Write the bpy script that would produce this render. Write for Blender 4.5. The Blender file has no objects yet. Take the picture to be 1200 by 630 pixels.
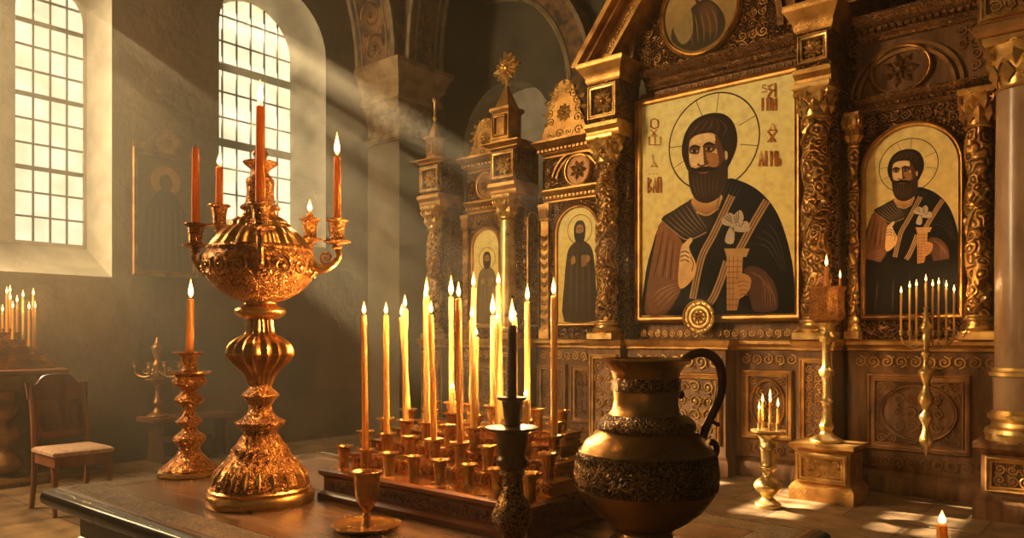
import bpy, math, random
from mathutils import Vector, Matrix
PI = math.pi
C = bpy.context.scene.collection
SC = bpy.context.scene
random.seed(7)
# ------------------------------------------------------------------ camera frame
FOC, HOR, HC = 894.0, 395.0, 1.35
CY, SY = math.cos(math.radians(40)), math.sin(math.radians(40))
def ray(px, py):
    a = (px-600)/FOC
    return (a*CY-SY, a*SY+CY, (HOR-py)/FOC)
def on_v(px, py, v):
    r = ray(px, py); t = v/r[1]; return Vector((r[0]*t, v, HC+r[2]*t))
def on_z(px, py, z):
    r = ray(px, py); t = (z-HC)/r[2]; return Vector((r[0]*t, r[1]*t, z))
def on_u(px, py, u):
    r = ray(px, py); t = u/r[0]; return Vector((u, r[1]*t, HC+r[2]*t))

# ------------------------------------------------------------------ materials
def nodes(name):
    m = bpy.data.materials.new(name); m.use_nodes = True
    nt = m.node_tree; b = nt.nodes['Principled BSDF']
    return m, nt, b
def N(nt, t, **k):
    n = nt.nodes.new(t)
    for a, v in k.items():
        if a in n.inputs: n.inputs[a].default_value = v
        else: setattr(n, a, v)
    return n
def ramp(nt, src, stops):
    r = nt.nodes.new('ShaderNodeValToRGB'); e = r.color_ramp.elements
    while len(e) < len(stops): e.new(0.5)
    for i, (p, c) in enumerate(stops):
        e[i].position = p; e[i].color = (*c, 1)
    nt.links.new(src, r.inputs[0]); return r
def coords(nt, scale=(1, 1, 1)):
    t = N(nt, 'ShaderNodeTexCoord'); m = N(nt, 'ShaderNodeMapping'); m.inputs['Scale'].default_value = scale
    nt.links.new(t.outputs['Object'], m.inputs[0]); return m.outputs[0]
def mat_noise(name, c1, c2, scale=6, metal=0, rough=.5, rvar=.15, bump=0, bscale=40, bdist=.01, lo=.35, hi=.65, stretch=(1,1,1), spec=.5, detail=6):
    """two colours mottled by noise, with a fine bump"""
    m, nt, b = nodes(name); co = coords(nt, stretch)
    n = N(nt, 'ShaderNodeTexNoise', Scale=scale, Detail=detail); nt.links.new(co, n.inputs['Vector'])
    r = ramp(nt, n.outputs['Fac'], [(lo, c1), (hi, c2)])
    nt.links.new(r.outputs[0], b.inputs['Base Color'])
    b.inputs['Metallic'].default_value = metal
    b.inputs['Specular IOR Level'].default_value = spec
    mr = N(nt, 'ShaderNodeMapRange'); mr.inputs['To Min'].default_value = max(.03, rough-rvar); mr.inputs['To Max'].default_value = rough+rvar
    nt.links.new(n.outputs['Fac'], mr.inputs['Value']); nt.links.new(mr.outputs[0], b.inputs['Roughness'])
    if bump:
        n2 = N(nt, 'ShaderNodeTexNoise', Scale=bscale, Detail=4); nt.links.new(co, n2.inputs['Vector'])
        bp = N(nt, 'ShaderNodeBump', Strength=bump, Distance=bdist)
        nt.links.new(n2.outputs['Fac'], bp.inputs['Height']); nt.links.new(bp.outputs[0], b.inputs['Normal'])
    return m
def mat_carved(name, ground, gilt, scale=18, metal=.7, rough=.36, bump=.9, bdist=.02, thr=.42, ani=(1,1,1)):
    """foliate carving: distorted cells and bands, gilt on the raised work, dark wood or patina in the ground"""
    m, nt, b = nodes(name); co = coords(nt, ani)
    n = N(nt, 'ShaderNodeTexNoise', Scale=scale*.45, Detail=2); nt.links.new(co, n.inputs['Vector'])
    mx = N(nt, 'ShaderNodeMix', data_type='RGBA'); mx.blend_type = 'LINEAR_LIGHT'; mx.inputs[0].default_value = .07
    nt.links.new(co, mx.inputs[6]); nt.links.new(n.outputs['Color'], mx.inputs[7])
    v = N(nt, 'ShaderNodeTexVoronoi', Scale=scale); v.feature = 'SMOOTH_F1'; v.inputs['Smoothness'].default_value = .3
    nt.links.new(mx.outputs[2], v.inputs['Vector'])
    w = N(nt, 'ShaderNodeMath', operation='SINE'); k = N(nt, 'ShaderNodeMath', operation='MULTIPLY'); k.inputs[1].default_value = 17
    nt.links.new(v.outputs['Distance'], k.inputs[0]); nt.links.new(k.outputs[0], w.inputs[0])
    mr = N(nt, 'ShaderNodeMapRange'); mr.inputs['From Min'].default_value = -1; nt.links.new(w.outputs[0], mr.inputs['Value'])
    r = ramp(nt, mr.outputs[0], [(thr-.16, ground), (thr+.16, gilt)])
    n3 = N(nt, 'ShaderNodeTexNoise', Scale=scale*.3, Detail=5); nt.links.new(co, n3.inputs['Vector'])
    m2 = N(nt, 'ShaderNodeMix', data_type='RGBA'); m2.blend_type = 'MULTIPLY'
    r3 = ramp(nt, n3.outputs['Fac'], [(.3, (.5, .45, .4)), (.7, (1.15, 1.1, 1))])
    m2.inputs[0].default_value = .8; nt.links.new(r.outputs[0], m2.inputs[6]); nt.links.new(r3.outputs[0], m2.inputs[7])
    nt.links.new(m2.outputs[2], b.inputs['Base Color'])
    b.inputs['Metallic'].default_value = metal; b.inputs['Roughness'].default_value = rough
    bp = N(nt, 'ShaderNodeBump', Strength=bump, Distance=bdist)
    nt.links.new(mr.outputs[0], bp.inputs['Height']); nt.links.new(bp.outputs[0], b.inputs['Normal'])
    return m
def mat_emit(name, col, s):
    m = bpy.data.materials.new(name); m.use_nodes = True; nt = m.node_tree; nt.nodes.clear()
    e = N(nt, 'ShaderNodeEmission'); e.inputs[0].default_value = (*col, 1); e.inputs[1].default_value = s
    o = N(nt, 'ShaderNodeOutputMaterial'); nt.links.new(e.outputs[0], o.inputs[0])
    m.cycles.emission_sampling = 'NONE'
    return m

M = {}
M['gilt'] = mat_noise('gilt moulding', (.33,.14,.032), (.74,.4,.105), 5, .7, .36, .12, .5, 55, .006)
M['gilt_bright'] = mat_noise('bright gilt', (.58,.31,.08), (.88,.57,.2), 8, .75, .3, .1, .3, 60, .004)
M['carved'] = mat_carved('gilt carving on dark wood', (.06,.022,.007), (.68,.35,.085), 15)
M['carved_fine'] = mat_carved('fine gilt carving', (.10,.038,.011), (.82,.46,.13), 26, bdist=.012)
M['dark_carved'] = mat_carved('bronze brown carving', (.05,.02,.009), (.36,.17,.055), 19)
M['walnut'] = mat_noise('dark gilded walnut', (.10,.04,.011), (.25,.11,.033), 4, .35, .42, .1, .25, 30, .004, stretch=(4,4,.6))
M['shaft_gilt'] = mat_carved('gilt shaft with punched ground', (.2,.085,.022), (.62,.33,.09), 11, .7, .36, .7, .015, .4)
M['cornice_carved'] = mat_carved('leaf-carved brown cornice', (.11,.042,.013), (.38,.18,.055), 30, .55, .4, .7, .01)
M['brown_gilt'] = mat_noise('worn brown gilding', (.17,.07,.022), (.42,.2,.062), 6, .55, .42, .12, .5, 50, .006)
M['brass'] = mat_carved('chased antique brass', (.2,.06,.015), (.84,.37,.09), 55, .85, .28, .8, .005, .33)
M['brass_fine'] = mat_noise('polished antique brass', (.5,.2,.045), (.86,.45,.12), 10, .9, .26, .1, .25, 90, .002)
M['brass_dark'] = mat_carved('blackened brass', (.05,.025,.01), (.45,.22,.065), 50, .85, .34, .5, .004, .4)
M['brass_pale'] = mat_noise('pale gilt brass', (.6,.36,.1), (.9,.63,.25), 9, .8, .3, .1, .4, 60, .004)
M['jug'] = mat_noise('bronze jug metal', (.25,.12,.035), (.5,.27,.085), 6, .9, .3, .1, .3, 60, .003)
M['jug_carved'] = mat_carved('engraved bronze', (.05,.026,.012), (.3,.16,.052), 48, .85, .36, .9, .006, .45)
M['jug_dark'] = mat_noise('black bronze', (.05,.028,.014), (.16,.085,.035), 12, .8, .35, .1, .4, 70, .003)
M['table_wood'] = mat_noise('varnished table wood', (.13,.06,.03), (.25,.13,.07), 2.2, 0, .24, .08, .2, 22, .004, stretch=(.7,6,6), spec=.9)
M['table_dark'] = mat_noise('dark table edge', (.016,.012,.011), (.04,.026,.02), 4, 0, .25, .08, .15, 30, .003)
M['table_inlay'] = mat_carved('carved table border', (.08,.045,.025), (.42,.27,.15), 58, .1, .42, .8, .005, .42)
M['mahogany'] = mat_noise('mahogany moulding', (.12,.03,.013), (.26,.07,.028), 3, 0, .3, .1, .2, 25, .003, stretch=(.8,5,5))
M['mahogany_carved'] = mat_carved('carved mahogany', (.07,.02,.01), (.34,.11,.045), 42, .1, .4, .9, .006, .42)
M['chair_wood'] = mat_noise('reddish chair wood', (.14,.045,.018), (.27,.095,.038), 3, 0, .4, .1, .2, 25, .003, stretch=(3,3,.7))
M['cushion'] = mat_noise('worn tan upholstery', (.42,.25,.16), (.58,.38,.25), 30, 0, .85, .1, .4, 180, .003)
M['stone_pale'] = mat_noise('pale plaster reveal', (.46,.41,.32), (.62,.57,.46), 4, 0, .85, .08, .4, 25, .01)
M['plaster'] = mat_noise('sooted fresco plaster', (.085,.054,.03), (.23,.135,.065), 1.1, 0, .85, .08, .6, 9, .02, .38, .66)
M['pier_plaster'] = mat_noise('sooty pier plaster', (.10,.07,.04), (.2,.14,.08), 2, 0, .8, .08, .4, 12, .015)
M['plaster_dark'] = mat_noise('dark apse plaster', (.06,.055,.04), (.14,.115,.075), 1.3, 0, .85, .08, .4, 12, .02)
M['capital'] = mat_carved('carved stone capital', (.12,.07,.035), (.42,.28,.14), 12, .15, .6, .9, .03)
M['cap_leaf'] = mat_noise('carved stone leaves', (.16,.095,.045), (.42,.27,.13), 9, .15, .55, .1, .5, 40, .01)
M['cap_edge'] = mat_noise('gilded stone moulding', (.3,.19,.09), (.55,.38,.19), 5, .25, .55, .1, .4, 30, .008)
M['arch_edge'] = mat_noise('moulded arch edge', (.2,.14,.075), (.38,.28,.15), 6, .1, .6, .1, .4, 30, .008)
M['fresco'] = mat_noise('painted fresco band', (.05,.038,.03), (.3,.15,.06), 5.5, 0, .8, .1, .3, 20, .01, .38, .6)
M['marble'] = mat_noise('polished brown marble', (.24,.125,.06), (.46,.28,.15), 4, 0, .24, .08, 0, stretch=(1,1,.5), detail=10)
M['lead'] = mat_noise('window lead', (.06,.05,.035), (.12,.1,.07), 10, .2, .6)
M['wick'] = mat_noise('burnt wick', (.02,.012,.008), (.05,.03,.02), 50, 0, .9)
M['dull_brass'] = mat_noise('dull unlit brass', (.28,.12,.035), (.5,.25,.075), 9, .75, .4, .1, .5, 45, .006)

def mat_wax(name, col, tr=.5):
    m, nt, b = nodes(name)
    b.inputs['Base Color'].default_value = (*col, 1); b.inputs['Roughness'].default_value = .42
    t = N(nt, 'ShaderNodeBsdfTranslucent'); t.inputs[0].default_value = (*col, 1)
    mx = N(nt, 'ShaderNodeMixShader'); mx.inputs[0].default_value = tr
    n = N(nt, 'ShaderNodeTexNoise', Scale=60.0); bp = N(nt, 'ShaderNodeBump', Strength=.05, Distance=.002)
    nt.links.new(n.outputs['Fac'], bp.inputs['Height']); nt.links.new(bp.outputs[0], b.inputs['Normal'])
    nt.links.new(b.outputs[0], mx.inputs[1]); nt.links.new(t.outputs[0], mx.inputs[2])
    nt.links.new(mx.outputs[0], nt.nodes['Material Output'].inputs[0]); return m
M['wax'] = mat_wax('amber beeswax', (1, .5, .1))
M['wax_pale'] = mat_wax('pale yellow beeswax', (1, .64, .2))
M['wax_red'] = mat_wax('deep orange beeswax', (1, .44, .09), .55)
M['wax_shaded'] = mat_wax('wax with backlit shade', (.05, .022, .01), .1)  # candle stands against the light; its shade is put into the wax colour
def mat_flame():
    m = bpy.data.materials.new('candle flame'); m.use_nodes = True; nt = m.node_tree; nt.nodes.clear()
    lw = N(nt, 'ShaderNodeTexCoord'); s = N(nt, 'ShaderNodeSeparateXYZ'); nt.links.new(lw.outputs['Generated'], s.inputs[0])
    r = ramp(nt, s.outputs[2], [(0, (1, .42, .06)), (.25, (1, .72, .26)), (.7, (1, .62, .16)), (1, (1, .4, .05))])
    e = N(nt, 'ShaderNodeEmission'); e.inputs[1].default_value = 5.5; nt.links.new(r.outputs[0], e.inputs[0])
    o = N(nt, 'ShaderNodeOutputMaterial'); nt.links.new(e.outputs[0], o.inputs[0]); m.cycles.emission_sampling = 'NONE'
    return m
M['flame'] = mat_flame()
def mat_glass(fac=.55):
    """frosted old panes lit by daylight; part of the sun passes straight through"""
    m = bpy.data.materials.new('daylit frosted glass'); m.use_nodes = True; nt = m.node_tree; nt.nodes.clear()
    co = coords(nt); n = N(nt, 'ShaderNodeTexNoise', Scale=3.5, Detail=10); nt.links.new(co, n.inputs['Vector'])
    r = ramp(nt, n.outputs['Fac'], [(.3, (.74, .62, .36)), (.7, (1, .9, .6))])
    e = N(nt, 'ShaderNodeEmission'); e.inputs[1].default_value = WIN_E*.55/fac; nt.links.new(r.outputs[0], e.inputs[0])
    t = N(nt, 'ShaderNodeBsdfTransparent'); mx = N(nt, 'ShaderNodeMixShader'); mx.inputs[0].default_value = fac
    nt.links.new(t.outputs[0], mx.inputs[1]); nt.links.new(e.outputs[0], mx.inputs[2])
    o = N(nt, 'ShaderNodeOutputMaterial'); nt.links.new(mx.outputs[0], o.inputs[0]); return m
WIN_E = 1.9
M['glass'] = mat_glass(); M['glass_dense'] = mat_glass(.93)
def mat_paint():
    """egg tempera on gold leaf: every brush shape carries its own pigment"""
    m, nt, b = nodes('icon paint')
    a = N(nt, 'ShaderNodeVertexColor'); a.layer_name = 'pigment'
    co = coords(nt); n = N(nt, 'ShaderNodeTexNoise', Scale=14.0, Detail=8); nt.links.new(co, n.inputs['Vector'])
    r = ramp(nt, n.outputs['Fac'], [(.3, (.86,.83,.78)), (.7, (1.12,1.1,1.02))])
    mx = N(nt, 'ShaderNodeMix', data_type='RGBA'); mx.blend_type = 'MULTIPLY'; mx.inputs[0].default_value = 1
    nt.links.new(a.outputs[0], mx.inputs[6]); nt.links.new(r.outputs[0], mx.inputs[7])
    nt.links.new(mx.outputs[2], b.inputs['Base Color'])
    b.inputs['Roughness'].default_value = .5; b.inputs['Specular IOR Level'].default_value = .06; return m
M['paint'] = mat_paint()
def mat_floor():
    m, nt, b = nodes('worn stone slabs'); co = coords(nt)
    bk = N(nt, 'ShaderNodeTexBrick', Scale=1.0); bk.inputs['Brick Width'].default_value = .9; bk.inputs['Row Height'].default_value = .55
    bk.inputs['Mortar Size'].default_value = .012; bk.inputs['Color1'].default_value = (.33,.205,.1,1); bk.inputs['Color2'].default_value = (.2,.12,.06,1)
    bk.inputs['Mortar'].default_value = (.12,.075,.04,1); nt.links.new(co, bk.inputs['Vector'])
    n = N(nt, 'ShaderNodeTexNoise', Scale=5.0, Detail=10); nt.links.new(co, n.inputs['Vector'])
    r = ramp(nt, n.outputs['Fac'], [(.3, (.35,.33,.3)), (.7, (1.3,1.25,1.15))])
    mx = N(nt, 'ShaderNodeMix', data_type='RGBA'); mx.blend_type = 'MULTIPLY'; mx.inputs[0].default_value = 1
    nt.links.new(bk.outputs['Color'], mx.inputs[6]); nt.links.new(r.outputs[0], mx.inputs[7])
    nt.links.new(mx.outputs[2], b.inputs['Base Color']); b.inputs['Roughness'].default_value = .55
    bp = N(nt, 'ShaderNodeBump', Strength=.5, Distance=.02); nt.links.new(n.outputs['Fac'], bp.inputs['Height']); nt.links.new(bp.outputs[0], b.inputs['Normal'])
    return m
M['floor'] = mat_floor()

# ------------------------------------------------------------------ mesh builder
def catmull(pts, n=4, closed=False):
    P = [Vector(p) for p in pts]; L = len(P); out = []
    rng = range(L) if closed else range(L-1)
    for i in rng:
        p0 = P[(i-1) % L] if closed or i > 0 else P[i]
        p1, p2 = P[i], P[(i+1) % L]
        p3 = P[(i+2) % L] if closed or i+2 < L else p2
        for k in range(n):
            t = k/n
            out.append(.5*((2*p1)+(p2-p0)*t+(2*p0-5*p1+4*p2-p3)*t*t+(3*p1-p0-3*p2+p3)*t**3))
    if not closed: out.append(P[-1].copy())
    return out
class MB:
    def __init__(s): s.v = []; s.f = []; s.c = []
    def add(s, vs, fs):
        b = len(s.v); s.v += [Vector(x) for x in vs]; s.f += [tuple(i+b for i in f) for f in fs]
    def box(s, x0, x1, y0, y1, z0, z1, ch=0):
        if ch:
            c = min(ch, (x1-x0)/2.1, (y1-y0)/2.1, (z1-z0)/2.1)
            return s.stack(x0, x1, y0, y1, [(-c, z0), (0, z0+c), (0, z1-c), (-c, z1)])
        s.add([(x0,y0,z0),(x1,y0,z0),(x1,y1,z0),(x0,y1,z0),(x0,y0,z1),(x1,y0,z1),(x1,y1,z1),(x0,y1,z1)],
              [(3,2,1,0),(4,5,6,7),(0,1,5,4),(1,2,6,5),(2,3,7,6),(3,0,4,7)])
    def stack(s, x0, x1, y0, y1, prof, sides=(1,1,1,1)):
        """rectangular rings, each grown by `out` on the sides (x0,x1,y0,y1) that are on: plinths, cornices, moulded blocks"""
        vs, fs = [], []
        for o, z in prof:
            a, b, c, d = x0-o*sides[0], x1+o*sides[1], y0-o*sides[2], y1+o*sides[3]
            vs += [(a,c,z),(b,c,z),(b,d,z),(a,d,z)]
        n = len(prof)
        for i in range(n-1):
            for k in range(4):
                fs.append((4*i+k, 4*i+(k+1)%4, 4*i+4+(k+1)%4, 4*i+4+k))
        fs.append((3,2,1,0)); fs.append(tuple(4*(n-1)+k for k in range(4)))
        s.add(vs, fs)
    def lathe(s, prof, seg=32, c=(0,0,0), mod=None, closed=False, rot=0):
        vs, fs = [], []; n = len(prof)
        for i, p in enumerate(prof):
            for k in range(seg):
                th = 2*PI*k/seg+rot; r = max(p[0], 1e-4)
                if mod: r *= mod(th, p[1])
                vs.append((c[0]+r*math.cos(th), c[1]+r*math.sin(th), c[2]+p[1]))
        for i in range(n if closed else n-1):
            j = (i+1) % n
            for k in range(seg):
                k2 = (k+1) % seg; fs.append((i*seg+k, i*seg+k2, j*seg+k2, j*seg+k))
        if not closed:
            fs.append(tuple(range(seg-1, -1, -1))); fs.append(tuple((n-1)*seg+k for k in range(seg)))
        s.add(vs, fs)
    def tube(s, pts, rad, sides=8, closed=False):
        P = [Vector(p) for p in pts]; n = len(P)
        if n < 2: return
        rs = rad if isinstance(rad, (list, tuple)) else [rad]*n
        vs, fs = [], []; up = None
        for i in range(n):
            a = P[i-1] if (i > 0 or closed) else P[i]; b = P[(i+1) % n] if (i < n-1 or closed) else P[i]
            t = (b-a); t = t.normalized() if t.length > 1e-9 else Vector((0,0,1))
            if up is None: up = Vector((0,0,1)) if abs(t.z) < .9 else Vector((1,0,0))
            x = up.cross(t); x = x.normalized() if x.length > 1e-6 else Vector((1,0,0)); y = t.cross(x); up = y
            for k in range(sides):
                th = 2*PI*k/sides; vs.append(P[i]+(x*math.cos(th)+y*math.sin(th))*rs[i])
        for i in range(n if closed else n-1):
            j = (i+1) % n
            for k in range(sides):
                k2 = (k+1) % sides; fs.append((i*sides+k, i*sides+k2, j*sides+k2, j*sides+k))
        if not closed:
            fs.append(tuple(range(sides-1, -1, -1))); fs.append(tuple((n-1)*sides+k for k in range(sides)))
        s.add(vs, fs)
    def ball(s, c, r, seg=10, rings=6):
        r = r if isinstance(r, (list, tuple)) else (r, r, r); vs, fs = [], []
        for i in range(1, rings):
            ph = PI*i/rings
            for k in range(seg):
                th = 2*PI*k/seg; vs.append((c[0]+r[0]*math.sin(ph)*math.cos(th), c[1]+r[1]*math.sin(ph)*math.sin(th), c[2]-r[2]*math.cos(ph)))
        b, t = len(vs), len(vs)+1; vs += [(c[0],c[1],c[2]-r[2]), (c[0],c[1],c[2]+r[2])]
        for i in range(rings-2):
            for k in range(seg):
                k2 = (k+1) % seg; fs.append((i*seg+k, i*seg+k2, (i+1)*seg+k2, (i+1)*seg+k))
        for k in range(seg):
            k2 = (k+1) % seg; fs.append((b, k2, k)); fs.append((t, (rings-2)*seg+k, (rings-2)*seg+k2))
        s.add(vs, fs)
    def prism(s, poly, fn, d0, d1):
        """closed polygon (x,y) extruded from depth d0 to d1 through fn(x,y,d)"""
        n = len(poly); vs = [fn(x, y, d0) for x, y in poly]+[fn(x, y, d1) for x, y in poly]
        fs = [tuple(range(n-1, -1, -1)), tuple(n+i for i in range(n))]
        fs += [(i, (i+1) % n, n+(i+1) % n, n+i) for i in range(n)]
        s.add(vs, fs)
    def band(s, A, B, fn, d0, d1, closed=False):
        """ring between two outlines of equal count, front at d1, back at d0"""
        n = len(A); vs = [fn(*p, d0) for p in A]+[fn(*p, d0) for p in B]+[fn(*p, d1) for p in A]+[fn(*p, d1) for p in B]; fs = []
        for i in range(n if closed else n-1):
            j = (i+1) % n
            fs += [(2*n+i, 2*n+j, 3*n+j, 3*n+i), (i, n+i, n+j, j), (i, j, 2*n+j, 2*n+i), (n+j, n+i, 3*n+i, 3*n+j)]
        if not closed:
            fs += [(0, 2*n, 3*n, n), (n-1, 2*n-1, 4*n-1, 3*n-1)]
        s.add(vs, fs)
    def build(s, name, mat, parent=None, smooth=35, at=None):
        o0 = Vector(at) if at is not None else (Vector(parent['_w']) if parent is not None and '_w' in parent else Vector((0,0,0)))
        me = bpy.data.meshes.new(name); me.from_pydata([v-o0 for v in s.v], [], s.f); me.update()
        if smooth:
            me.polygons.foreach_set('use_smooth', [True]*len(me.polygons)); me.set_sharp_from_angle(angle=math.radians(smooth))
        me.materials.append(M[mat] if isinstance(mat, str) else mat)
        o = bpy.data.objects.new(name, me); C.objects.link(o)
        o['_w'] = tuple(o0)
        if parent is not None: o.parent = parent
        else: o.location = o0
        return o
def fix_normals():
    import bmesh
    for o in bpy.data.objects:
        if o.type == 'MESH' and o.data.users and not o.get('_keep'):
            bm = bmesh.new(); bm.from_mesh(o.data); bmesh.ops.recalc_face_normals(bm, faces=bm.faces[:]); bm.to_mesh(o.data); bm.free()
def thing(name, label, cat, loc, group=None):
    """an Empty at the thing's base; parts keep world coordinates (build subtracts the base)"""
    o = bpy.data.objects.new(name, None); C.objects.link(o); o.location = loc; o['_w'] = tuple(loc)
    return tag(o, label, cat, group)
def tag(o, label, cat, group=None, kind=None):
    o['label'] = label; o['category'] = cat
    if group: o['group'] = group
    if kind: o['kind'] = kind
    return o
def struct(o, label=None):
    o['kind'] = 'structure'
    if label: o['label'] = label
    return o
ORD = ['first','second','third','fourth','fifth','sixth','seventh','eighth','ninth','tenth','eleventh','twelfth','thirteenth','fourteenth','fifteenth',
       'sixteenth','seventeenth','eighteenth','nineteenth','twentieth','twenty-first','twenty-second','twenty-third','twenty-fourth','twenty-fifth']

# ------------------------------------------------------------------ ornament
def spiral(mb, fn, x, y, r, hand=1, ph=0, turns=1.55, th=.1, n=20, sides=5, h=0):
    pts, rs = [], []
    for i in range(n):
        t = i/(n-1); a = ph+hand*2*PI*turns*t; q = r*(1-.86*t)
        pts.append(fn(x+q*math.cos(a), y+q*math.sin(a), h)); rs.append(r*th*(1.25-.6*t))
    mb.tube(pts, rs, sides)
    p = fn(x, y, h+r*.04); mb.ball(p, r*.17, 6, 4)
def leaf(mb, fn, x, y, a, L, h=0, w=.3):
    """a small pointed leaf with a raised midrib"""
    c, s_ = math.cos(a), math.sin(a)
    P = [(0,0,0), (.45,w,0), (1,0,0), (.45,-w,0), (.42,0,w*.75)]
    mb.add([fn(x+L*(p[0]*c-p[1]*s_), y+L*(p[0]*s_+p[1]*c), h+L*p[2]) for p in P], [(0,4,1),(1,4,2),(2,4,3),(3,4,0)])
def carve(mb, fn, w, h, cell, seed=1, inside=None, th=.14):
    """foliate scrollwork over a w x h field, mirrored about its upright axis"""
    rnd = random.Random(seed); ny = max(1, round(h/cell)); cy_ = h/ny; nx = max(1, round(w/2/cell)); cx_ = w/2/nx
    for j in range(ny):
        for i in range(nx):
            x = (i+.5)*cx_; y = (j+.5)*cy_; r = .47*min(cx_, cy_)*rnd.uniform(.9, 1.1)
            ph = rnd.uniform(0, 2*PI); hd = 1 if (i+j) % 2 else -1; la = rnd.uniform(0, 2*PI)
            for s in (1, -1):
                X = w/2+s*x
                if inside and not inside(X, y): continue
                spiral(mb, fn, X, y, r, hd*s, ph if s > 0 else PI-ph, th=th)
                for k in range(3):
                    a = la+k*2.1; a2 = a if s > 0 else PI-a
                    leaf(mb, fn, X+r*.8*math.cos(a2), y+r*.8*math.sin(a2), a2+.6*s, r*.62)
def rinceau(mb, fn, L, h, step=None, th=.15):
    """a running vine: alternating scrolls along a length"""
    step = step or h*.95; n = max(2, round(L/step)); st = L/n
    for i in range(n):
        x = (i+.5)*st; up = 1 if i % 2 else -1
        spiral(mb, fn, x, h/2, min(h*.42, st*.46), up, PI/2*up+PI, th=th)
        leaf(mb, fn, x+st*.42, h/2+up*h*.22, up*.9, h*.28); leaf(mb, fn, x+st*.36, h/2-up*h*.2, -up*.9, h*.26)
def rosette(mb, fn, r, petals=8, rings=2):
    for q in range(rings):
        R = r*(1-.42*q)
        for k in range(petals):
            leaf(mb, fn, R*.32*math.cos(2*PI*(k+q*.5)/petals), R*.32*math.sin(2*PI*(k+q*.5)/petals), 2*PI*(k+q*.5)/petals, R*.68, r*.06*q, .34)
    mb.ball(fn(0, 0, r*.14), r*.2, 10, 6)
def circ(r, n=40, c=(0,0), a0=0, a1=2*PI, ry=None):
    m = n if abs(a1-a0-2*PI) < 1e-6 else n-1
    return [(c[0]+r*math.cos(a0+(a1-a0)*i/m), c[1]+(ry or r)*math.sin(a0+(a1-a0)*i/m)) for i in range(n)]
def arch_outline(x0, x1, z0, zs, n=18):
    r = (x1-x0)/2; c = (x0+x1)/2
    return [(x0, z0), (x1, z0)]+[(c+r*math.cos(PI*i/n), zs+r*math.sin(PI*i/n)) for i in range(n+1)]
def grow(poly, d, cx, cz):
    """outline pushed outward by d, roughly (away from a spine)"""
    out = []
    n = len(poly)
    for i in range(n):
        p, a, b = Vector(poly[i]), Vector(poly[i-1]), Vector(poly[(i+1) % n])
        t = ((p-a).normalized()+(b-p).normalized()); t = t.normalized() if t.length > 1e-6 else Vector((1,0))
        nn = Vector((t.y, -t.x)); k = 1/max(.5, nn.dot(Vector(((b-p).y, -(b-p).x)).normalized()))
        out.append(tuple(p+nn*d*k))
    return out
def VF(v):            # plane facing the nave at depth v: x->u, y->z, d-> towards the viewer
    return lambda x, y, d: Vector((x, v-d, y))
def UF(u):            # plane facing +u: x->v, y->z
    return lambda x, y, d: Vector((u+d, x, y))
def shift(fn, ox, oy, k=1): return lambda x, y, d: fn(ox+x*k, oy+y*k, d)
def frame_rect(mb, fn, x0, x1, z0, z1, w, prof):
    """moulded rectangular frame, profile [(inset, height)] from the outside inward"""
    for (i0, h0), (i1, h1) in zip(prof, prof[1:]):
        A = [(x0+i0*w, z0+i0*w), (x1-i0*w, z0+i0*w), (x1-i0*w, z1-i0*w), (x0+i0*w, z1-i0*w)]
        B = [(x0+i1*w, z0+i1*w), (x1-i1*w, z0+i1*w), (x1-i1*w, z1-i1*w), (x0+i1*w, z1-i1*w)]
        b = [fn(*p, h0) for p in A]+[fn(*p, h1) for p in B]
        mb.add(b, [(k, (k+1) % 4, 4+(k+1) % 4, 4+k) for k in range(4)])
FR = [(0, 0), (0, .025), (.15, .04), (.3, .04), (.4, .022), (.7, .018), (.8, .03), (.92, .03), (1, .0)]
def frame_poly(mb, fn, poly, w, hmax=.04):
    c = 0
    lev = [(0, 0), (.12, .7), (.35, 1), (.5, .55), (.78, .5), (.9, .8), (1, 0)]
    rings = [grow(poly, w*(1-t), 0, 0) for t, _ in lev]
    n = len(poly); vs, fs = [], []
    for (t, h), r in zip(lev, rings): vs += [fn(*p, h*hmax) for p in r]
    for i in range(len(lev)-1):
        for k in range(n):
            k2 = (k+1) % n; fs.append((i*n+k, i*n+k2, (i+1)*n+k2, (i+1)*n+k))
    mb.add(vs, fs)
def dentils(mb, u0, u1, v0, v1, z0, z1, step=.06):
    n = int((u1-u0)/step)
    for i in range(n):
        a = u0+(i+.2)*(u1-u0)/n; mb.box(a, a+.6*(u1-u0)/n, v0, v1, z0, z1)

# ------------------------------------------------------------------ setting
UW, VB, CEIL = -8.5, 8.5, 9.0
def arch_wall(mb, fn, x0, x1, z0, z1, ops, n=18):
    """flat wall with arched openings (a, b, sill, spring)"""
    x = x0
    def quad(a, b, c, d): mb.add([fn(a, c, 0), fn(b, c, 0), fn(b, d, 0), fn(a, d, 0)], [(0,1,2,3)])
    for a, b, s, sp in ops:
        quad(x, a, z0, z1)
        if s > z0: quad(a, b, z0, s)
        r = (b-a)/2; c = (a+b)/2
        pr = [(c-r*math.cos(PI*i/n), sp+r*math.sin(PI*i/n)) for i in range(n+1)]
        for p, q in zip(pr, pr[1:]):
            mb.add([fn(*p, 0), fn(*q, 0), fn(q[0], z1, 0), fn(p[0], z1, 0)], [(0,1,2,3)])
        x = b
    quad(x, x1, z0, z1)
m = MB(); m.add([(-9.2,-6,0),(4,-6,0),(4,VB,0),(-9.2,VB,0)], [(0,1,2,3)]); m.box(-9.2,4,-6,VB,-.2,-.001)
struct(m.build('floor', 'floor'))
m = MB(); m.box(-9.3,4,-6,VB+.2,CEIL,CEIL+.2); struct(m.build('ceiling', 'plaster_dark'))
W1 = (1.6, 3.49, 1.99, 5.25); W2 = (4.71, 6.24, 2.55, 5.08)
m = MB(); arch_wall(m, UF(UW), -6, VB, 0, CEIL, [W1, W2]); struct(m.build('wall_left', 'plaster'))
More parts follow.
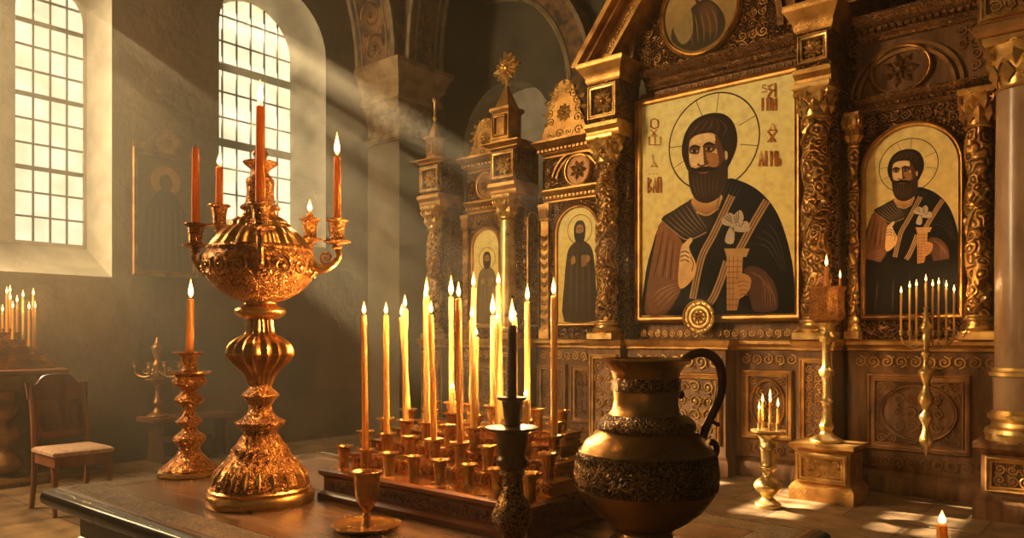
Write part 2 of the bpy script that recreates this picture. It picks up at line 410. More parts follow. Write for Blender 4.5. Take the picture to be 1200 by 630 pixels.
def reveal(name, op, gl, parent):
    A = arch_outline(*op); B = arch_outline(*gl); mb = MB(); n = len(A)
    vs = [UF(UW)(*p, 0) for p in A]+[UF(UW-.5)(*p, 0) for p in B]
    mb.add(vs, [(k, (k+1) % n, n+(k+1) % n, n+k) for k in range(n)]); mb.build(name, 'stone_pale', parent)
def window_bars(mb, u, v0, v1, z0, zs, nv, step, skip=()):
    r = (v1-v0)/2; c = (v0+v1)/2
    top = lambda v: zs+math.sqrt(max(0, r*r-(v-c)**2))
    for i in range(1, nv):
        v = v0+(v1-v0)*i/nv; mb.box(u-.012, u+.012, v-.009, v+.009, z0, top(v))
    z = z0+step; k = 1
    while z < zs+r-.05:
        d = r if z < zs else math.sqrt(max(0, r*r-(z-zs)**2)); t = (.05 if nv == 6 else .022) if k % 3 == 0 else .009
        mb.box(u-.014, u+.014, c-d, c+d, z-t, z+t); z += step; k += 1
# window 1: two arched lights with a stone mullion
w = struct(thing('window_1', 'tall leaded window with two lights and pale splayed reveal above the candle table', 'window', (UW, 2.6, 1.99)))
del w['category']
G1 = (1.68, 3.43, 2.32, 5.1)
reveal('window_reveal', W1, G1, w)
mb = MB(); arch_wall(mb, UF(UW-.5), G1[0]-.02, G1[1]+.02, 2.2, 6.1, [(1.78, 2.52, 2.36, 4.75), (2.74, 3.39, 2.36, 4.78)])
mb.box(UW-.56, UW-.46, 2.55, 2.71, 2.32, 5.2, .02); mb.build('window_frame', 'stone_pale', w)
for a, b, zs in ((1.78, 2.52, 4.75), (2.74, 3.39, 4.78)):
    mb = MB(); o = arch_outline(a, b, 2.36, zs); mb.add([UF(UW-.515)(*p, 0) for p in o], [tuple(range(len(o)))]); mb.build('pane', 'glass_dense', w, 0)
    mb = MB(); window_bars(mb, UW-.5, a, b, 2.36, zs, 4, .255); mb.build('window_bars', 'lead', w, 0)
# window 2: one broad arched light
w = struct(thing('window_2', 'round-arched leaded window pouring sunbeams behind the five-armed candelabrum', 'window', (UW, 5.47, 2.55)))
del w['category']
G2 = (4.83, 6.02, 2.85, 5.1)
reveal('window_reveal', W2, G2, w)
mb = MB(); o = arch_outline(*G2); mb.add([UF(UW-.51)(*p, 0) for p in o], [tuple(range(len(o)))]); mb.build('pane', 'glass', w, 0)
mb = MB(); window_bars(mb, UW-.5, *G2, 6, .32); mb.build('window_bars', 'lead', w, 0)
mb = MB()
for k in range(6): mb.box(UW-.85, UW-.72, 4.4, 6.4, 2.7+.6*k, 2.99+.6*k, .01)  # slats added outside, out of view, to split the sun into beams
mb.build('beam_slats', 'stone_pale', w)
# east wall behind the screen, with a pale arched niche
NI = (-8.1, -6.4, 0.5, 4.25)
m = MB(); arch_wall(m, lambda x, y, d: Vector((x, VB, y)), -9.2, 4, 0, CEIL, [NI]); struct(m.build('wall_back', 'plaster_dark'))
m = MB(); A = arch_outline(*NI); n = len(A)
m.add([(p[0], VB, p[1]) for p in A]+[(p[0], VB+.45, p[1]) for p in A], [(k, (k+1) % n, n+(k+1) % n, n+k) for k in range(n)]+[tuple(n+k for k in range(n))])
struct(m.build('wall_niche', 'stone_pale'))
# pier, capital and arches
m = MB(); m.box(UW+.005, -7.83, 6.95, 7.5, 0, 4.05, .03); struct(m.build('wall_pier', 'pier_plaster'))
m = MB(); m.stack(UW+.01, -7.86, 6.98, 7.47, [(.02,4.051),(.06,4.08),(.06,4.12),(.03,4.15),(.03,4.3),(.07,4.45),(.12,4.56)], (0,1,1,1))
for sx in range(3):
    for k in range(5):
        fnv = shift(VF(6.95-.03*sx), -8.45+.13*k, 4.14+.13*sx); leaf(m, fnv, .05, 0, PI/2, .17, .01, .32); spiral(m, fnv, .05, .13, .045, 1 if k < 3 else -1)
        fnu = shift(UF(-7.83+.03*sx), 6.98+.1*k, 4.14+.13*sx); leaf(m, fnu, .05, 0, PI/2, .17, .01, .32); spiral(m, fnu, .05, .13, .045)
for sx in (-1, 1): spiral(m, lambda x, y, d: Vector((-7.83+.07+x*.7, 6.95-.07-x*.7+d, 4.5+y)), 0, 0, .08, 1)
cap = struct(m.build('trim_1', 'cap_leaf'))
m = MB(); m.stack(UW+.01, -7.86, 6.98, 7.47, [(.12,4.561),(.16,4.58),(.16,4.66),(.13,4.68),(.15,4.74),(.2,4.8),(.2,4.86),(.22,4.88),(.25,4.96),(.28,5.0),(.28,5.06)], (0,1,1,1)); m.build('capital_moulding', 'cap_edge', cap)
SCR = []
def arch_band(name, fn, c, z0, r0, r1, d0, d1, a0, a1, mats, n=40):
    e = MB(); f = MB()
    for (ra, rb, mm, da, db) in ((r0, r1-.06, f, d0, d1), (r1-.06, r1, e, d0-.03, d1+.03)):
        mm.band(circ(ra, n, (c, z0), a0, a1), circ(rb, n, (c, z0), a0, a1), fn, da, db)
    # mouldings along the soffit edges
    for d in (d0, d1):
        e.tube([fn(x, y, d) for x, y in circ(r0+.01, n, (c, z0), a0, a1)], .04, 6)
    for d in (d0+.12, d1-.12): e.tube([fn(x, y, d) for x, y in circ(r0-.004, n, (c, z0), a0, a1)], .016, 5)
    if r0 > 2:
        L = r0*(a1-a0); sf = lambda x, y, d: fn(c+(r0-.006-d)*math.cos(a0+x/r0), z0+(r0-.006-d)*math.sin(a0+x/r0), d0+.14+y)
        g = MB(); rinceau(g, sf, L, d1-d0-.28, .42, .09)
        SCR.append((g, name))
    o = struct(f.build(name, mats[0])); p = e.build('arch_moulding', mats[1], o)
    if SCR and SCR[-1][1] == name: SCR[-1][0].build('arch_scrolls', 'brown_gilt', o)
    return o
arch_band('trim_2', UF(UW), 3.9, 5.061, 2.85, 3.25, .02, .78, 0, PI, ('fresco', 'arch_edge'))
arch_band('trim_3', VF(7.55), -3.9, 5.061, 3.72, 4.12, .02, .62, PI*.04, PI, ('fresco', 'arch_edge'))
arch_band('trim_4', VF(VB-.01), -7.6, 4.6, 1.72, 2.1, 0, .3, -.25, PI*.5, ('fresco', 'arch_edge'))
# upper wall closing the screen's top behind the arches is left open: the apse shows there

# ------------------------------------------------------------------ icon painting
class Paint:
    def __init__(s, fn, box=None):
        s.v = []; s.f = []; s.col = []; s.k = 0; s.box = box
        s.fn = (lambda x, y, d: fn(min(max(x, box[0]), box[1]), min(max(y, box[2]), box[3]), d)) if box else fn
    def poly(s, pts, c, n=3, smooth=True, c2=None):
        P = [(p.x, p.y) for p in catmull([(x, y) for x, y in pts], n, True)] if smooth else pts
        s.k += 1; b = len(s.v); d = .00008*s.k
        s.v += [s.fn(x, y, d) for x, y in P]; s.f.append(tuple(range(b, b+len(P))))
        ys = [p[1] for p in P]; y0, y1 = min(ys), max(ys)
        for x, y in P:
            t = (y-y0)/max(1e-6, y1-y0); s.col.append(c if c2 is None else tuple(c[i]*(1-t)+c2[i]*t for i in range(3)))
    def stroke(s, pts, w, c, n=4, taper=False):
        P = catmull(pts, n) if len(pts) > 2 else [Vector(p) for p in pts]
        s.k += 1; b = len(s.v); d = .00008*s.k; m = len(P)
        for i, p in enumerate(P):
            t = (P[min(i+1, m-1)]-P[max(i-1, 0)]).normalized(); nn = Vector((-t.y, t.x))
            ww = w/2*(1 if not taper else max(.15, math.sin(PI*(i+.5)/m)))
            for q in (p+nn*ww, p-nn*ww): s.v.append(s.fn(q.x, q.y, d)); s.col.append(c)
        for i in range(m-1): s.f.append((b+2*i, b+2*i+1, b+2*i+3, b+2*i+2))
    def ring(s, cx, cy, r, w, c, n=48):
        s.stroke([(cx+r*math.cos(2*PI*i/n), cy+r*math.sin(2*PI*i/n)) for i in range(n+1)], w, c, 1)
    def build(s, name, parent):
        o0 = Vector(parent['_w']); me = bpy.data.meshes.new(name); me.from_pydata([v-o0 for v in s.v], [], s.f)
        a = me.color_attributes.new('pigment', 'FLOAT_COLOR', 'POINT')
        for i, c in enumerate(s.col): a.data[i].color = (*c, 1)
        me.materials.append(M['paint']); me.update()
        o = bpy.data.objects.new(name, me); C.objects.link(o); o.parent = parent; o['_keep'] = 1; o['_w'] = tuple(o0); return o
GOLD1, GOLD2 = (.92,.62,.15), (1,.84,.34)
SKIN, SKIN_S, BROWN, NAVY, TAN, HAIR = (.85,.5,.2), (.36,.15,.05), (.15,.06,.026), (.008,.008,.01), (.5,.29,.12), (.03,.018,.012)
def saint(p, T, low=372, emblem=True, detail=True):
    """half-length bearded figure in a dark mantle; T maps the tracing to panel coordinates"""
    def q(L): return [T(x, y) for x, y in L]
    k = (Vector(T(900, 200))-Vector(T(800, 200))).length/100
    cx, cy = T(835, 166)
    p.ring(cx, cy, 53.5*k, 1.6*k, (.05,.035,.02))
    for a in (82, 112, 22, -14, 158+20, 205):
        c, s_ = math.cos(math.radians(a)), math.sin(math.radians(a))
        p.stroke([(cx+33*k*c, cy+33*k*s_), (cx+53*k*c, cy+53*k*s_)], .8*k, (.12,.09,.05))
    p.poly(q([(751,low),(754,340),(758,312),(764,290),(770,270),(779,255),(793,244),(806,236),(818,230),(850,210),(868,212),(886,221),(901,235),(912,252),(921,276),(928,305),(931,332),(933,low)]), (.004,.004,.005), 3, c2=(.015,.015,.019))
    # left sleeve
    p.poly(q([(775,260),(797,279),(801,300),(798,326),(795,344),(780,368),(757,low-1),(758,340),(763,310),(768,283)]), BROWN, 3, c2=(.33,.13,.055))
    for i in range(6):
        p.stroke(q([(778+3*i,268+3*i),(772+3.5*i,300+4*i),(765+5*i,330+3*i)]), 1.6*k, (.38,.17,.075) if i % 2 else (.07,.03,.02), taper=True)
    p.poly(q([(759,330),(775,325),(795,330),(797,342),(784,360),(762,low-4)]), (.22,.09,.045), 3)
    for i in range(4): p.stroke(q([(762+4*i,350+4*i),(776+4*i,338+3*i),(794,332+3*i)]), 1.5*k, (.42,.19,.09), taper=True)
    # shoulder drape with folds
    p.poly(q([(775,257),(790,246),(806,236),(819,230),(836,250),(829,272),(806,282),(790,272)]), (.04,.027,.02), 3)
    for i in range(7):
        p.stroke(q([(780+4.5*i,256-3.6*i),(794+4*i,268-2.6*i),(810+3*i,279-2*i)]), 1.1*k, (.27,.19,.12), taper=True)
    p.stroke(q([(776,259),(790,271),(806,281),(828,272)]), 1.3*k, (.42,.29,.17))
    # neck and beard, hair
    p.poly(q([(811,232),(846,228),(840,246),(829,251),(818,249)]), SKIN_S, 3, c2=SKIN)
    p.stroke(q([(816,248),(829,252),(842,244)]), 2*k, (.62,.36,.14))
    p.poly(q([(799,174),(804,154),(815,140),(831,133),(846,133),(857,140),(863,153),(864,168),(860,182),(853,196),(846,204),(812,204),(802,190)]), HAIR, 4)
    p.poly(q([(805,172),(809,152),(818,143),(830,138),(843,140),(838,150),(822,154),(812,163)]), (.05,.027,.015), 3)
    for i in range(9): p.stroke(q([(833+2*i-6,138+.5*abs(i-4)),(815+4.6*i,147+.9*abs(i-4)),(808+5*i-(i>6)*2,161-1.6*min(i,5)+2.2*max(0,i-5))]), 1.5*k, ((.13,.07,.035),(.025,.014,.01))[i % 2], taper=True)
    p.poly(q([(808,168),(811,162),(819,157.5),(835,156),(843,165),(847.5,178),(848.5,190),(845,199),(828,202),(811,199),(807.5,183)]), SKIN, 4, c2=(.86,.55,.24))
    if detail:
        MID, LIT, SH = (.45,.2,.065), (.95,.66,.34), (.13,.055,.025)
        p.poly(q([(839,157),(844,166),(849,180),(849,194),(843,199),(838,195),(841,180),(838,168)]), SH, 3)
        p.poly(q([(827,180),(836,179),(842,182),(842,192),(836,198),(829,195)]), MID, 3)
        p.poly(q([(818,158.5),(827,157),(834,158),(839,164),(832,166),(818,167.5),(812,168),(812,163)]), LIT, 3)
        p.poly(q([(808.5,181),(815,181),(819,185),(818,192),(813,194),(809,190)]), LIT, 3)
        for (ex, ey, k2) in ((813.8, 177, .95), (830.5, 174.6, 1.1)):
            p.poly(q([(ex-6.2*k2,ey-1.5),(ex-2,ey-5.2*k2),(ex+5,ey-5.4*k2),(ex+8*k2,ey-1.5),(ex+4,ey+3.4*k2),(ex-4,ey+3.2*k2)]), (.12,.045,.02), 3)
            p.poly(q([(ex-4.2,ey+.3),(ex-.5,ey-1.7),(ex+4.8,ey),(ex+.5,ey+1.9)]), (.62,.5,.4), 3)
            p.poly(q([(ex-1.5,ey-1.9),(ex+1.9,ey-1.9),(ex+1.9,ey+1.6),(ex-1.5,ey+1.6)]), (.01,.009,.009), 3)
            p.stroke(q([(ex-6.5*k2,ey-2.6),(ex-.5,ey-6.2*k2),(ex+8.5*k2,ey-4.2)]), 3*k, (.022,.012,.008), taper=True)
        p.poly(q([(820.5,174),(824,173),(824.5,184),(825.5,191),(821,193.5),(818,190.5)]), LIT, 3)
        p.poly(q([(824.5,173),(827.5,176),(828,186),(831,191),(826,193),(825,186)]), SH, 3)
        p.stroke(q([(817.5,191.8),(822,194.4),(829,192)]), 1.8*k, (.1,.035,.015))
        p.poly(q([(849.5,177.5),(852.5,178),(853,184.5),(850.5,187)]), (.8,.5,.28), 3)
    p.poly(q([(807,191),(812,198),(819,196),(825,195),(832,195),(841,197),(850,186),(853,202),(851,217),(844,230),(829,238),(815,233),(808,216)]), (.045,.025,.016), 4)
    if detail:
        p.poly(q([(811,196),(817,197.5),(823.5,195),(832,196),(842,196),(838,199.5),(824,200),(813,200.5)]), (.02,.012,.008), 3)
        p.stroke(q([(818,201.8),(824,202.6),(831,201.4)]), 1.7*k, (.3,.11,.05), taper=True)
        for i in range(7): p.stroke(q([(812+5*i,205),(814+4.3*i,220),(819+3.2*i,232)]), .9*k, (.14,.085,.05), taper=True)
    # mantle edge and stole straps
    for i in range(5): p.stroke(q([(850+5*i,213+i),(843+3*i,232+3*i),(838+2*i,252+4*i)]), .9*k, (.10,.09,.085), taper=True)
    for a, b, c, d in (((858,229),(836,275),(822,303),(812,350)), ((899,235),(883,262),(868,290),(866,293)), ((852,306),(846,325),(838,345),(832,355))):
        p.stroke(q([a,b,c,d]), 8.5*k, TAN); p.stroke(q([a,b,c,d]), 4.6*k, (.17,.085,.045)); p.stroke(q([a,b,c,d]), 1.0*k, (.58,.38,.2))
    # right sleeve
    p.poly(q([(872,316),(890,313),(907,330),(912,350),(909,low-6),(885,low-5),(879,348)]), (.09,.04,.028), 3)
    for i in range(6): p.stroke(q([(877+4*i,318+i),(892+3*i,326+4*i),(894+3*i,360)]), 1.3*k, (.26,.12,.065) if i % 2 else (.16,.075,.045), taper=True)
    for i in range(4): p.stroke(q([(878+7*i,285-8*i),(900+4*i,290-4*i),(916+2*i,318)]), 1.0*k, (.075,.06,.055), taper=True)
    # tower-shaped casket
    p.poly(q([(849,291),(879,291),(875,301),(852,301)]), (.55,.33,.13), 1, False)
    p.poly(q([(852,301),(871,301),(869,340),(864,low-6),(852,low-6)]), (.46,.22,.08), 1, False, c2=(.6,.33,.13))
    for i in range(9): p.stroke(q([(852,306+6.4*i),(870-.6*i,306+6.4*i)]), .8*k, (.2,.08,.035))
    for i in range(3): p.stroke(q([(855+5*i,301),(855+4*i,low-8)]), .7*k, (.24,.1,.045))
    # hands
    p.poly(q([(868,320),(880,325),(879,338),(872,347),(863,350),(861,338),(864,328)]), (.52,.26,.1), 3)
    for i in range(4): p.stroke(q([(864+i,331+5*i),(872,329+5*i),(877,331+5*i)]), 1*k, (.28,.12,.05))
    p.poly(q([(797,302),(799,289),(804,283),(810,278),(812,282),(808,289),(811,298),(816,309),(815,322),(806,334),(798,338),(795,328)]), SKIN, 3, c2=(.85,.56,.25))
    for i in range(3): p.stroke(q([(798,296+5*i),(803,294+5*i),(808,297+5*i)]), 1.5*k, (.25,.11,.05)); p.stroke(q([(799,293.5+5*i),(804,292+5*i),(808,294+5*i)]), 1.2*k, (.9,.72,.48))
    p.stroke(q([(810,301),(813,309),(811,318)]), 1.4*k, SKIN_S)
    if emblem:
        E = (.56,.44,.32)
        for L in ([(846,257),(856,249),(864,258),(858,265),(848,263)], [(858,256),(868,246),(872,257),(862,264)], [(858,264),(876,259),(878,271),(862,271)], [(855,267),(861,268),(860,285),(850,283)]):
            p.poly(q(L), E, 3)
            (x0, y0), (x1, y1), (x2, y2) = L[0], L[1], L[2]
            for f in (.3, .55, .8): p.stroke(q([(x0+(x1-x0)*f, y0+(y1-y0)*f), (861+(x2-861)*f*.5, 264+(y2-264)*f*.5)]), .8*k, (.05,.035,.03))
GL = {'O': [[(0,.2),(0,.8),(.3,1),(.6,.8),(.6,.2),(.3,0),(0,.2)]], 'I': [[(.1,0),(.1,1)]], 'L': [[(0,1),(0,0)],[(.5,1),(.5,0)],[(0,1),(.5,1)]], 'A': [[(0,0),(.3,1),(.6,0)],[(.12,.35),(.5,.35)]],
      'B': [[(0,0),(0,1),(.5,.8),(0,.5),(.6,.25),(0,0)]], 'H': [[(0,0),(0,1)],[(.5,0),(.5,1)],[(0,.4),(.5,.6)]], 'M': [[(0,0),(0,1),(.3,.4),(.6,1),(.6,0)]], 'W': [[(0,1),(0,.1),(.35,.1),(.35,1)],[(.35,.1),(.7,.1),(.7,1)]],
      'R': [[(.55,0),(.55,1),(.1,.8),(.1,.55),(.55,.5)],[(.3,.5),(0,0)]], 'X': [[(0,0),(.55,1)],[(0,1),(.55,0)],[(.27,.5),(.27,0)]], 'D': [[(0,0),(.1,.2),(.3,1),(.5,.2),(.6,0)],[(.05,.15),(.55,.15)]], '-': [[(0,.5),(.4,.5)]], 'S': [[(.5,.9),(.1,.9),(.1,.6),(.5,.45),(.4,.1),(0,.1)]], 'b': [[(0,1),(0,0),(.4,.1),(.4,.45),(0,.5)]]}
def letters(p, T, s, x, y, w, h, col):
    """one row of old lettering, its top-left at pixel (x,y)"""
    n = len(s)
    for i, ch in enumerate(s):
        for st in GL[ch]:
            p.stroke([T(x+w*(i+(a*1.2 if n > 1 else a*1.6))/n, y+h*(1-b)) for a, b in st], .0105*h/14+.003, col, 1)

# ------------------------------------------------------------------ the icon screen
V0, VP = 7.3, 6.9                       # plane of the icons, plane of the projecting piers
VI = 7.2                                # front of the large icon's frame
ZL = 1.33                               # top of the dado ledge
def plinth(root, u0, u1, vf, panels, mat='walnut', carve_mat='brown_gilt', kind='oval', seed=3):
    """dado under the icons: base moulding, framed carved panels, top ledge"""
    mb = MB(); mb.stack(u0, u1, vf, V0+.2, [(.05,0),(.05,.13),(.03,.16),(0,.19),(0,1.22)], (0,0,1,0)); mb.build('plinth', mat, root)
    mb = MB(); mb.stack(u0, u1, vf, V0+.2, [(.0,1.2205),(.03,1.235),(.03,1.255),(.055,1.275),(.075,1.285),(.075,1.315),(.06,ZL)], (0,0,1,0)); mb.build('ledge', 'gilt', root)
    fn = VF(vf-.002)
    mb = MB(); rinceau(mb, shift(VF(vf-.012), u0+.05, 1.08), u1-u0-.1, .12); mb.build('carved_frieze', 'gilt', root)
    mb = MB(); rinceau(mb, shift(VF(vf-.01), u0+.05, .22), u1-u0-.1, .11); mb.build('carved_frieze', 'brown_gilt', root)
    for a, b in panels:
        mb = MB(); frame_rect(mb, fn, a, b, .37, 1.04, .07, FR); pf = mb.build('panel_frame', carve_mat, root)
        A, B = a+.07, b-.07; w, h = B-A, .53
        mb = MB()
        if kind == 'oval' and w > .3:
            el = lambda x, y: ((x-w/2)/(w*.46))**2+((y-h/2)/(h*.46))**2
            frame_poly(mb, fn, circ(w*.42, 44, (A+w/2, .44+h/2), 0, 2*PI, h*.42), .03, .03)
            carve(mb, shift(VF(vf-.012), A, .44), w, h, .09, seed, lambda x, y: el(x, y) > 1.12)
            carve(mb, shift(VF(vf-.012), A+w*.2, .44+h*.18), w*.6, h*.64, .13, seed+5, lambda x, y: ((x-w*.3)/(w*.3))**2+((y-h*.32)/(h*.33))**2 < 1)
        else:
            carve(mb, shift(VF(vf-.012), A, .44), w, h, min(.11, w/2), seed)
        mb.build('carved_panel', carve_mat, pf)
def cornice(root, u0, u1, vf, z0, z1, sides=(0,0,1,0), out=.16, mat='gilt', back=V0+.2, dent=True):
    h = z1-z0; mb = MB()
    mb.stack(u0, u1, vf, back, [(0,z0),(.12*out,z0+.06*h),(.12*out,z0+.18*h),(.35*out,z0+.3*h),(.35*out,z0+.52*h),(.7*out,z0+.66*h),(.78*out,z0+.7*h),(.95*out,z0+.82*h),(1.0*out,z0+.86*h),(1.0*out,z1)], sides)
    if dent: dentils(mb, u0, u1, vf-.62*out, vf, z0+.33*h, z0+.5*h, .055)
    mb.build('cornice', mat, root)
def capital_part(root, x, y, z0, z1, r, mat='gilt_bright'):
    h = z1-z0; mb = MB()
    mb.lathe([(r*.95,z0),(r*1.12,z0+.04*h),(r*.95,z0+.09*h),(r*.95,z0+.12*h),(r*1.05,z0+.5*h),(r*1.5,z0+.82*h),(r*1.55,z0+.84*h)], 20, (x,y,0))
    mb.stack(x-r*1.3, x+r*1.3, y-r*1.3, y+r*1.3, [(0,z0+.84*h),(.1*r,z0+.9*h),(.1*r,z1)])
    for t in range(2):
        for k in range(9):
            a = 2*PI*(k+.5*t)/9; R = r*(1.02+.13*t)
            fn = lambda X, Y, d, a=a, R=R: Vector((x+(R+d+.35*Y*Y/h)*math.cos(a)-X*math.sin(a), y+(R+d+.35*Y*Y/h)*math.sin(a)+X*math.cos(a), z0+.12*h+.3*h*t+Y))
            leaf(mb, fn, 0, 0, PI/2, h*.46, .004, .36)
            spiral(mb, fn, 0, h*.42, h*.085, 1, 0, 1.2, .16, 10, 4, .012)
    for sx in (-1, 1):
        for sy in (-1, 1):
            c, s_ = sx*.7071, sy*.7071
            fn = lambda X, Y, d, c=c, s_=s_: Vector((x+c*(r*1.45+X)-s_*d, y+s_*(r*1.45+X)+c*d, z0+.74*h+Y))
            spiral(mb, fn, 0, 0, h*.16, 1, PI, 1.5, .18, 14, 6)
    mb.build('capital', mat, root)
def twisted(root, x, y, z0, z1, r, hand=1, mat='gilt_bright', strands=2, pitch=.42):
    """spiral column with base mouldings and a vine wound in its groove"""
    n = 70; H = z1-z0
    mod = lambda th, z: 1+.17*math.sin(strands*th-hand*2*PI*strands*z/(pitch*strands))
    mb = MB(); mb.lathe([(r*.93, z0+H*i/n) for i in range(n+1)], 26, (x,y,0), mod); mb.build('twisted_shaft', 'shaft_gilt', root)
    mb = MB()
    for s in range(strands):
        pts = []
        for i in range(90):
            z = z0+.01+(H-.02)*i/89; a = (-PI/2+2*PI*s+hand*2*PI*strands*z/(pitch*strands))/strands+2*PI*s/strands*0+PI*s*(2/strands)
            pts.append((x+r*.86*math.cos(a), y+r*.86*math.sin(a), z))
        mb.tube(pts, r*.17, 6)
        for i in range(0, 88, 2):
            p = Vector(pts[i]); a = math.atan2(p.y-y, p.x-x)
            if math.sin(a) > .5: continue
            fn = lambda X, Y, d, a=a, p=p: Vector((p.x-X*math.sin(a)+d*math.cos(a), p.y+X*math.cos(a)+d*math.sin(a), p.z+Y))
            leaf(mb, fn, 0, 0, (.9 if i % 4 else 2.4), r*.85, .008, .32)
    mb.build('vine', 'gilt_bright', root)
def col_base(root, x, y, z0, z1, r, mat='gilt_bright'):
    h = z1-z0; mb = MB(); mb.stack(x-r*1.35, x+r*1.35, y-r*1.35, y+r*1.35, [(0,z0),(0,z0+.3*h),(-.1*r,z0+.36*h)])
    mb.lathe([(r*1.3,z0+.34*h),(r*1.42,z0+.46*h),(r*1.3,z0+.58*h),(r*1.08,z0+.64*h),(r*1.05,z0+.72*h),(r*1.2,z0+.8*h),(r*1.2,z0+.87*h),(r*1.0,z0+.95*h),(r,z1)], 26, (x,y,0)); mb.build('column_base', mat, root)
def pier(name, label, u0, u1, z_low, z_top, mat='walnut', col=True, side_arch=False, blockz=None, rr=.115, twist=1):
    """projecting pier: dado, column on the ledge, capital, moulded block above"""
    root = thing(name, label, 'pier', ((u0+u1)/2, VP, 0), 'projecting piers of the icon screen')
    uc = (u0+u1)/2
    mb = MB(); mb.stack(u0, u1, VP, V0-.01, [(.04,0),(.04,.14),(.02,.17),(0,.2),(0,1.22)], (1,1,1,0)); mb.build('plinth', mat, root)
    mb = MB(); mb.stack(u0, u1, VP, V0-.01, [(0,1.2205),(.03,1.235),(.03,1.255),(.06,1.28),(.07,1.315),(.055,ZL)], (.6,.6,1,0)); mb.build('ledge', 'gilt', root)
    mb = MB(); frame_rect(mb, VF(VP-.002), u0+.03, u1-.03, .27, 1.17, .05, FR); pf = mb.build('panel_frame', 'gilt', root)
    mb = MB(); carve(mb, shift(VF(VP-.012), u0+.08, .33), u1-u0-.16, .78, (u1-u0-.16)/2, 4); mb.build('carved_panel', 'gilt', pf)
    mb = MB(); mb.box(u0, u1, VP+.17, V0-.01, ZL+.001, z_low, .008); mb.build('shaft', 'dark_carved', root)
    if col:
        y = VP+.05
        col_base(root, uc, y, ZL+.001, ZL+.2, rr); twisted(root, uc, y, ZL+.2, z_low-.3, rr, twist); capital_part(root, uc, y, z_low-.3, z_low-.001, rr)
    if side_arch:
        fn = UF(u1+.001); o = arch_outline(VP+.19, V0-.03, 1.5, 2.75, 12); mb = MB()
        frame_poly(mb, fn, o, .02, .015); mb.build('arched_side_panel', 'gilt', root)
    bz = blockz or (z_low+.16, z_low+.55)
    mb = MB(); mb.stack(u0, u1, VP-.02, V0-.01, [(0,z_low),(.02,z_low+.03),(.02,z_low+.06),(.06,z_low+.1),(.06,bz[0]-.02),(.02,bz[0])], (.12,.12,1,0)); mb.build('entablature', 'gilt', root)
    mb = MB(); mb.box(u0, u1, VP-.02, V0-.01, bz[0]+.001, bz[1]); mb.build('block', 'dark_carved', root)
    mb = MB(); frame_rect(mb, VF(VP-.022), u0+.02, u1-.02, bz[0]+.03, bz[1]-.03, .045, FR); bf = mb.build('block_frame', 'gilt_bright', root)
    mb = MB(); rosette(mb, shift(VF(VP-.03), uc, (bz[0]+bz[1])/2), .42*min(u1-u0-.1, bz[1]-bz[0]-.1), 9, 3); mb.build('rosette', 'gilt_bright', bf)
    if z_top > bz[1]+.03:
        mb = MB(); h = z_top-bz[1]
        mb.stack(u0, u1, VP-.02, V0-.01, [(0,bz[1]+.001),(.02,bz[1]+.15*h),(.02,bz[1]+.3*h),(.05,bz[1]+.5*h),(.09,bz[1]+.75*h),(.1,bz[1]+.82*h),(.1,z_top)], (.9,.9,1,0)); mb.build('cornice', 'gilt', root)
    return root
pier('carved_pier', 'narrow carved pier at the far end of the icon screen beside the corner column', -7.34, -6.96, 3.04, 3.64, rr=.095)
pd = pier('carved_pier', 'carved pier between the two arched side icons, topped by a starburst finial', -6.1, -5.7, 3.04, 3.66, side_arch=True, col=False)
y = VP+.05                               # this pier carries a smooth gilded column
col_base(pd, -5.9, y, ZL+.001, ZL+.2, .1)
mb = MB(); mb.lathe([(.1,ZL+.2),(.103,2.0),(.088,2.74)], 26, (-5.9,y,0)); mb.build('smooth_shaft', 'brass_pale', pd)
capital_part(pd, -5.9, y, 2.74, 3.039, .1)
pier('carved_pier', 'twisted-column pier between the large icon and the standing dark saint icon', -4.70, -4.30, 3.5, 4.3, blockz=(3.66,4.08))
pier('carved_pier', 'twisted-column pier between the large icon and the arched icon near the marble column', -2.45, -2.14, 3.58, 4.3, blockz=(3.74,4.06), rr=.118)

def bay_wall(root, u0, u1, z1, mat='dark_carved', u_gap=.004):
    mb = MB(); mb.box(u0+u_gap, u1-u_gap, V0, V0+.2, ZL+.001, z1); mb.build('back_panel', mat, root)
def roundel(root, fn, r, ry=None, mat='gilt_bright', face='brown_gilt'):
    ry = ry or r; mb = MB(); frame_poly(mb, fn, circ(r, 40, (0,0), 0, 2*PI, ry), .04, .045); rg = mb.build('roundel_ring', mat, root)
    mb = MB(); mb.prism(circ(r, 40, (0,0), 0, 2*PI, ry), fn, .001, .008)
    rosette(mb, lambda x, y, d: fn(x, y, d+.012), r*.75, 7, 2); mb.build('roundel_medallion', face, rg)
def half_pilaster(root, u, z0, z1, w=.09, mat='gilt'):
    """flat pilaster with carved drops and a small leaf capital"""
    mb = MB(); mb.stack(u-w/2, u+w/2, V0-.06, V0-.001, [(.02,z0),(.02,z0+.1),(.0,z0+.13),(0,z1-.2),(.015,z1-.19),(.015,z1-.17),(0,z1-.16),(.03,z1-.02),(.03,z1)], (1,1,1,0))
    n = int((z1-z0-.4)/.11)
    for i in range(n):
        fn = shift(VF(V0-.066), u, z0+.17+.11*i); leaf(mb, fn, 0, 0, PI/2+.5, .1, 0, .28); leaf(mb, fn, 0, 0, PI/2-.5, .1, 0, .28); mb.ball(fn(0, .02, 0), .014, 6, 4)
    for k in range(3): leaf(mb, shift(VF(V0-.08), u-.04+.04*k, z1-.19), 0, 0, PI/2, .17, 0, .2); 
    mb.build('pilaster', mat, root)
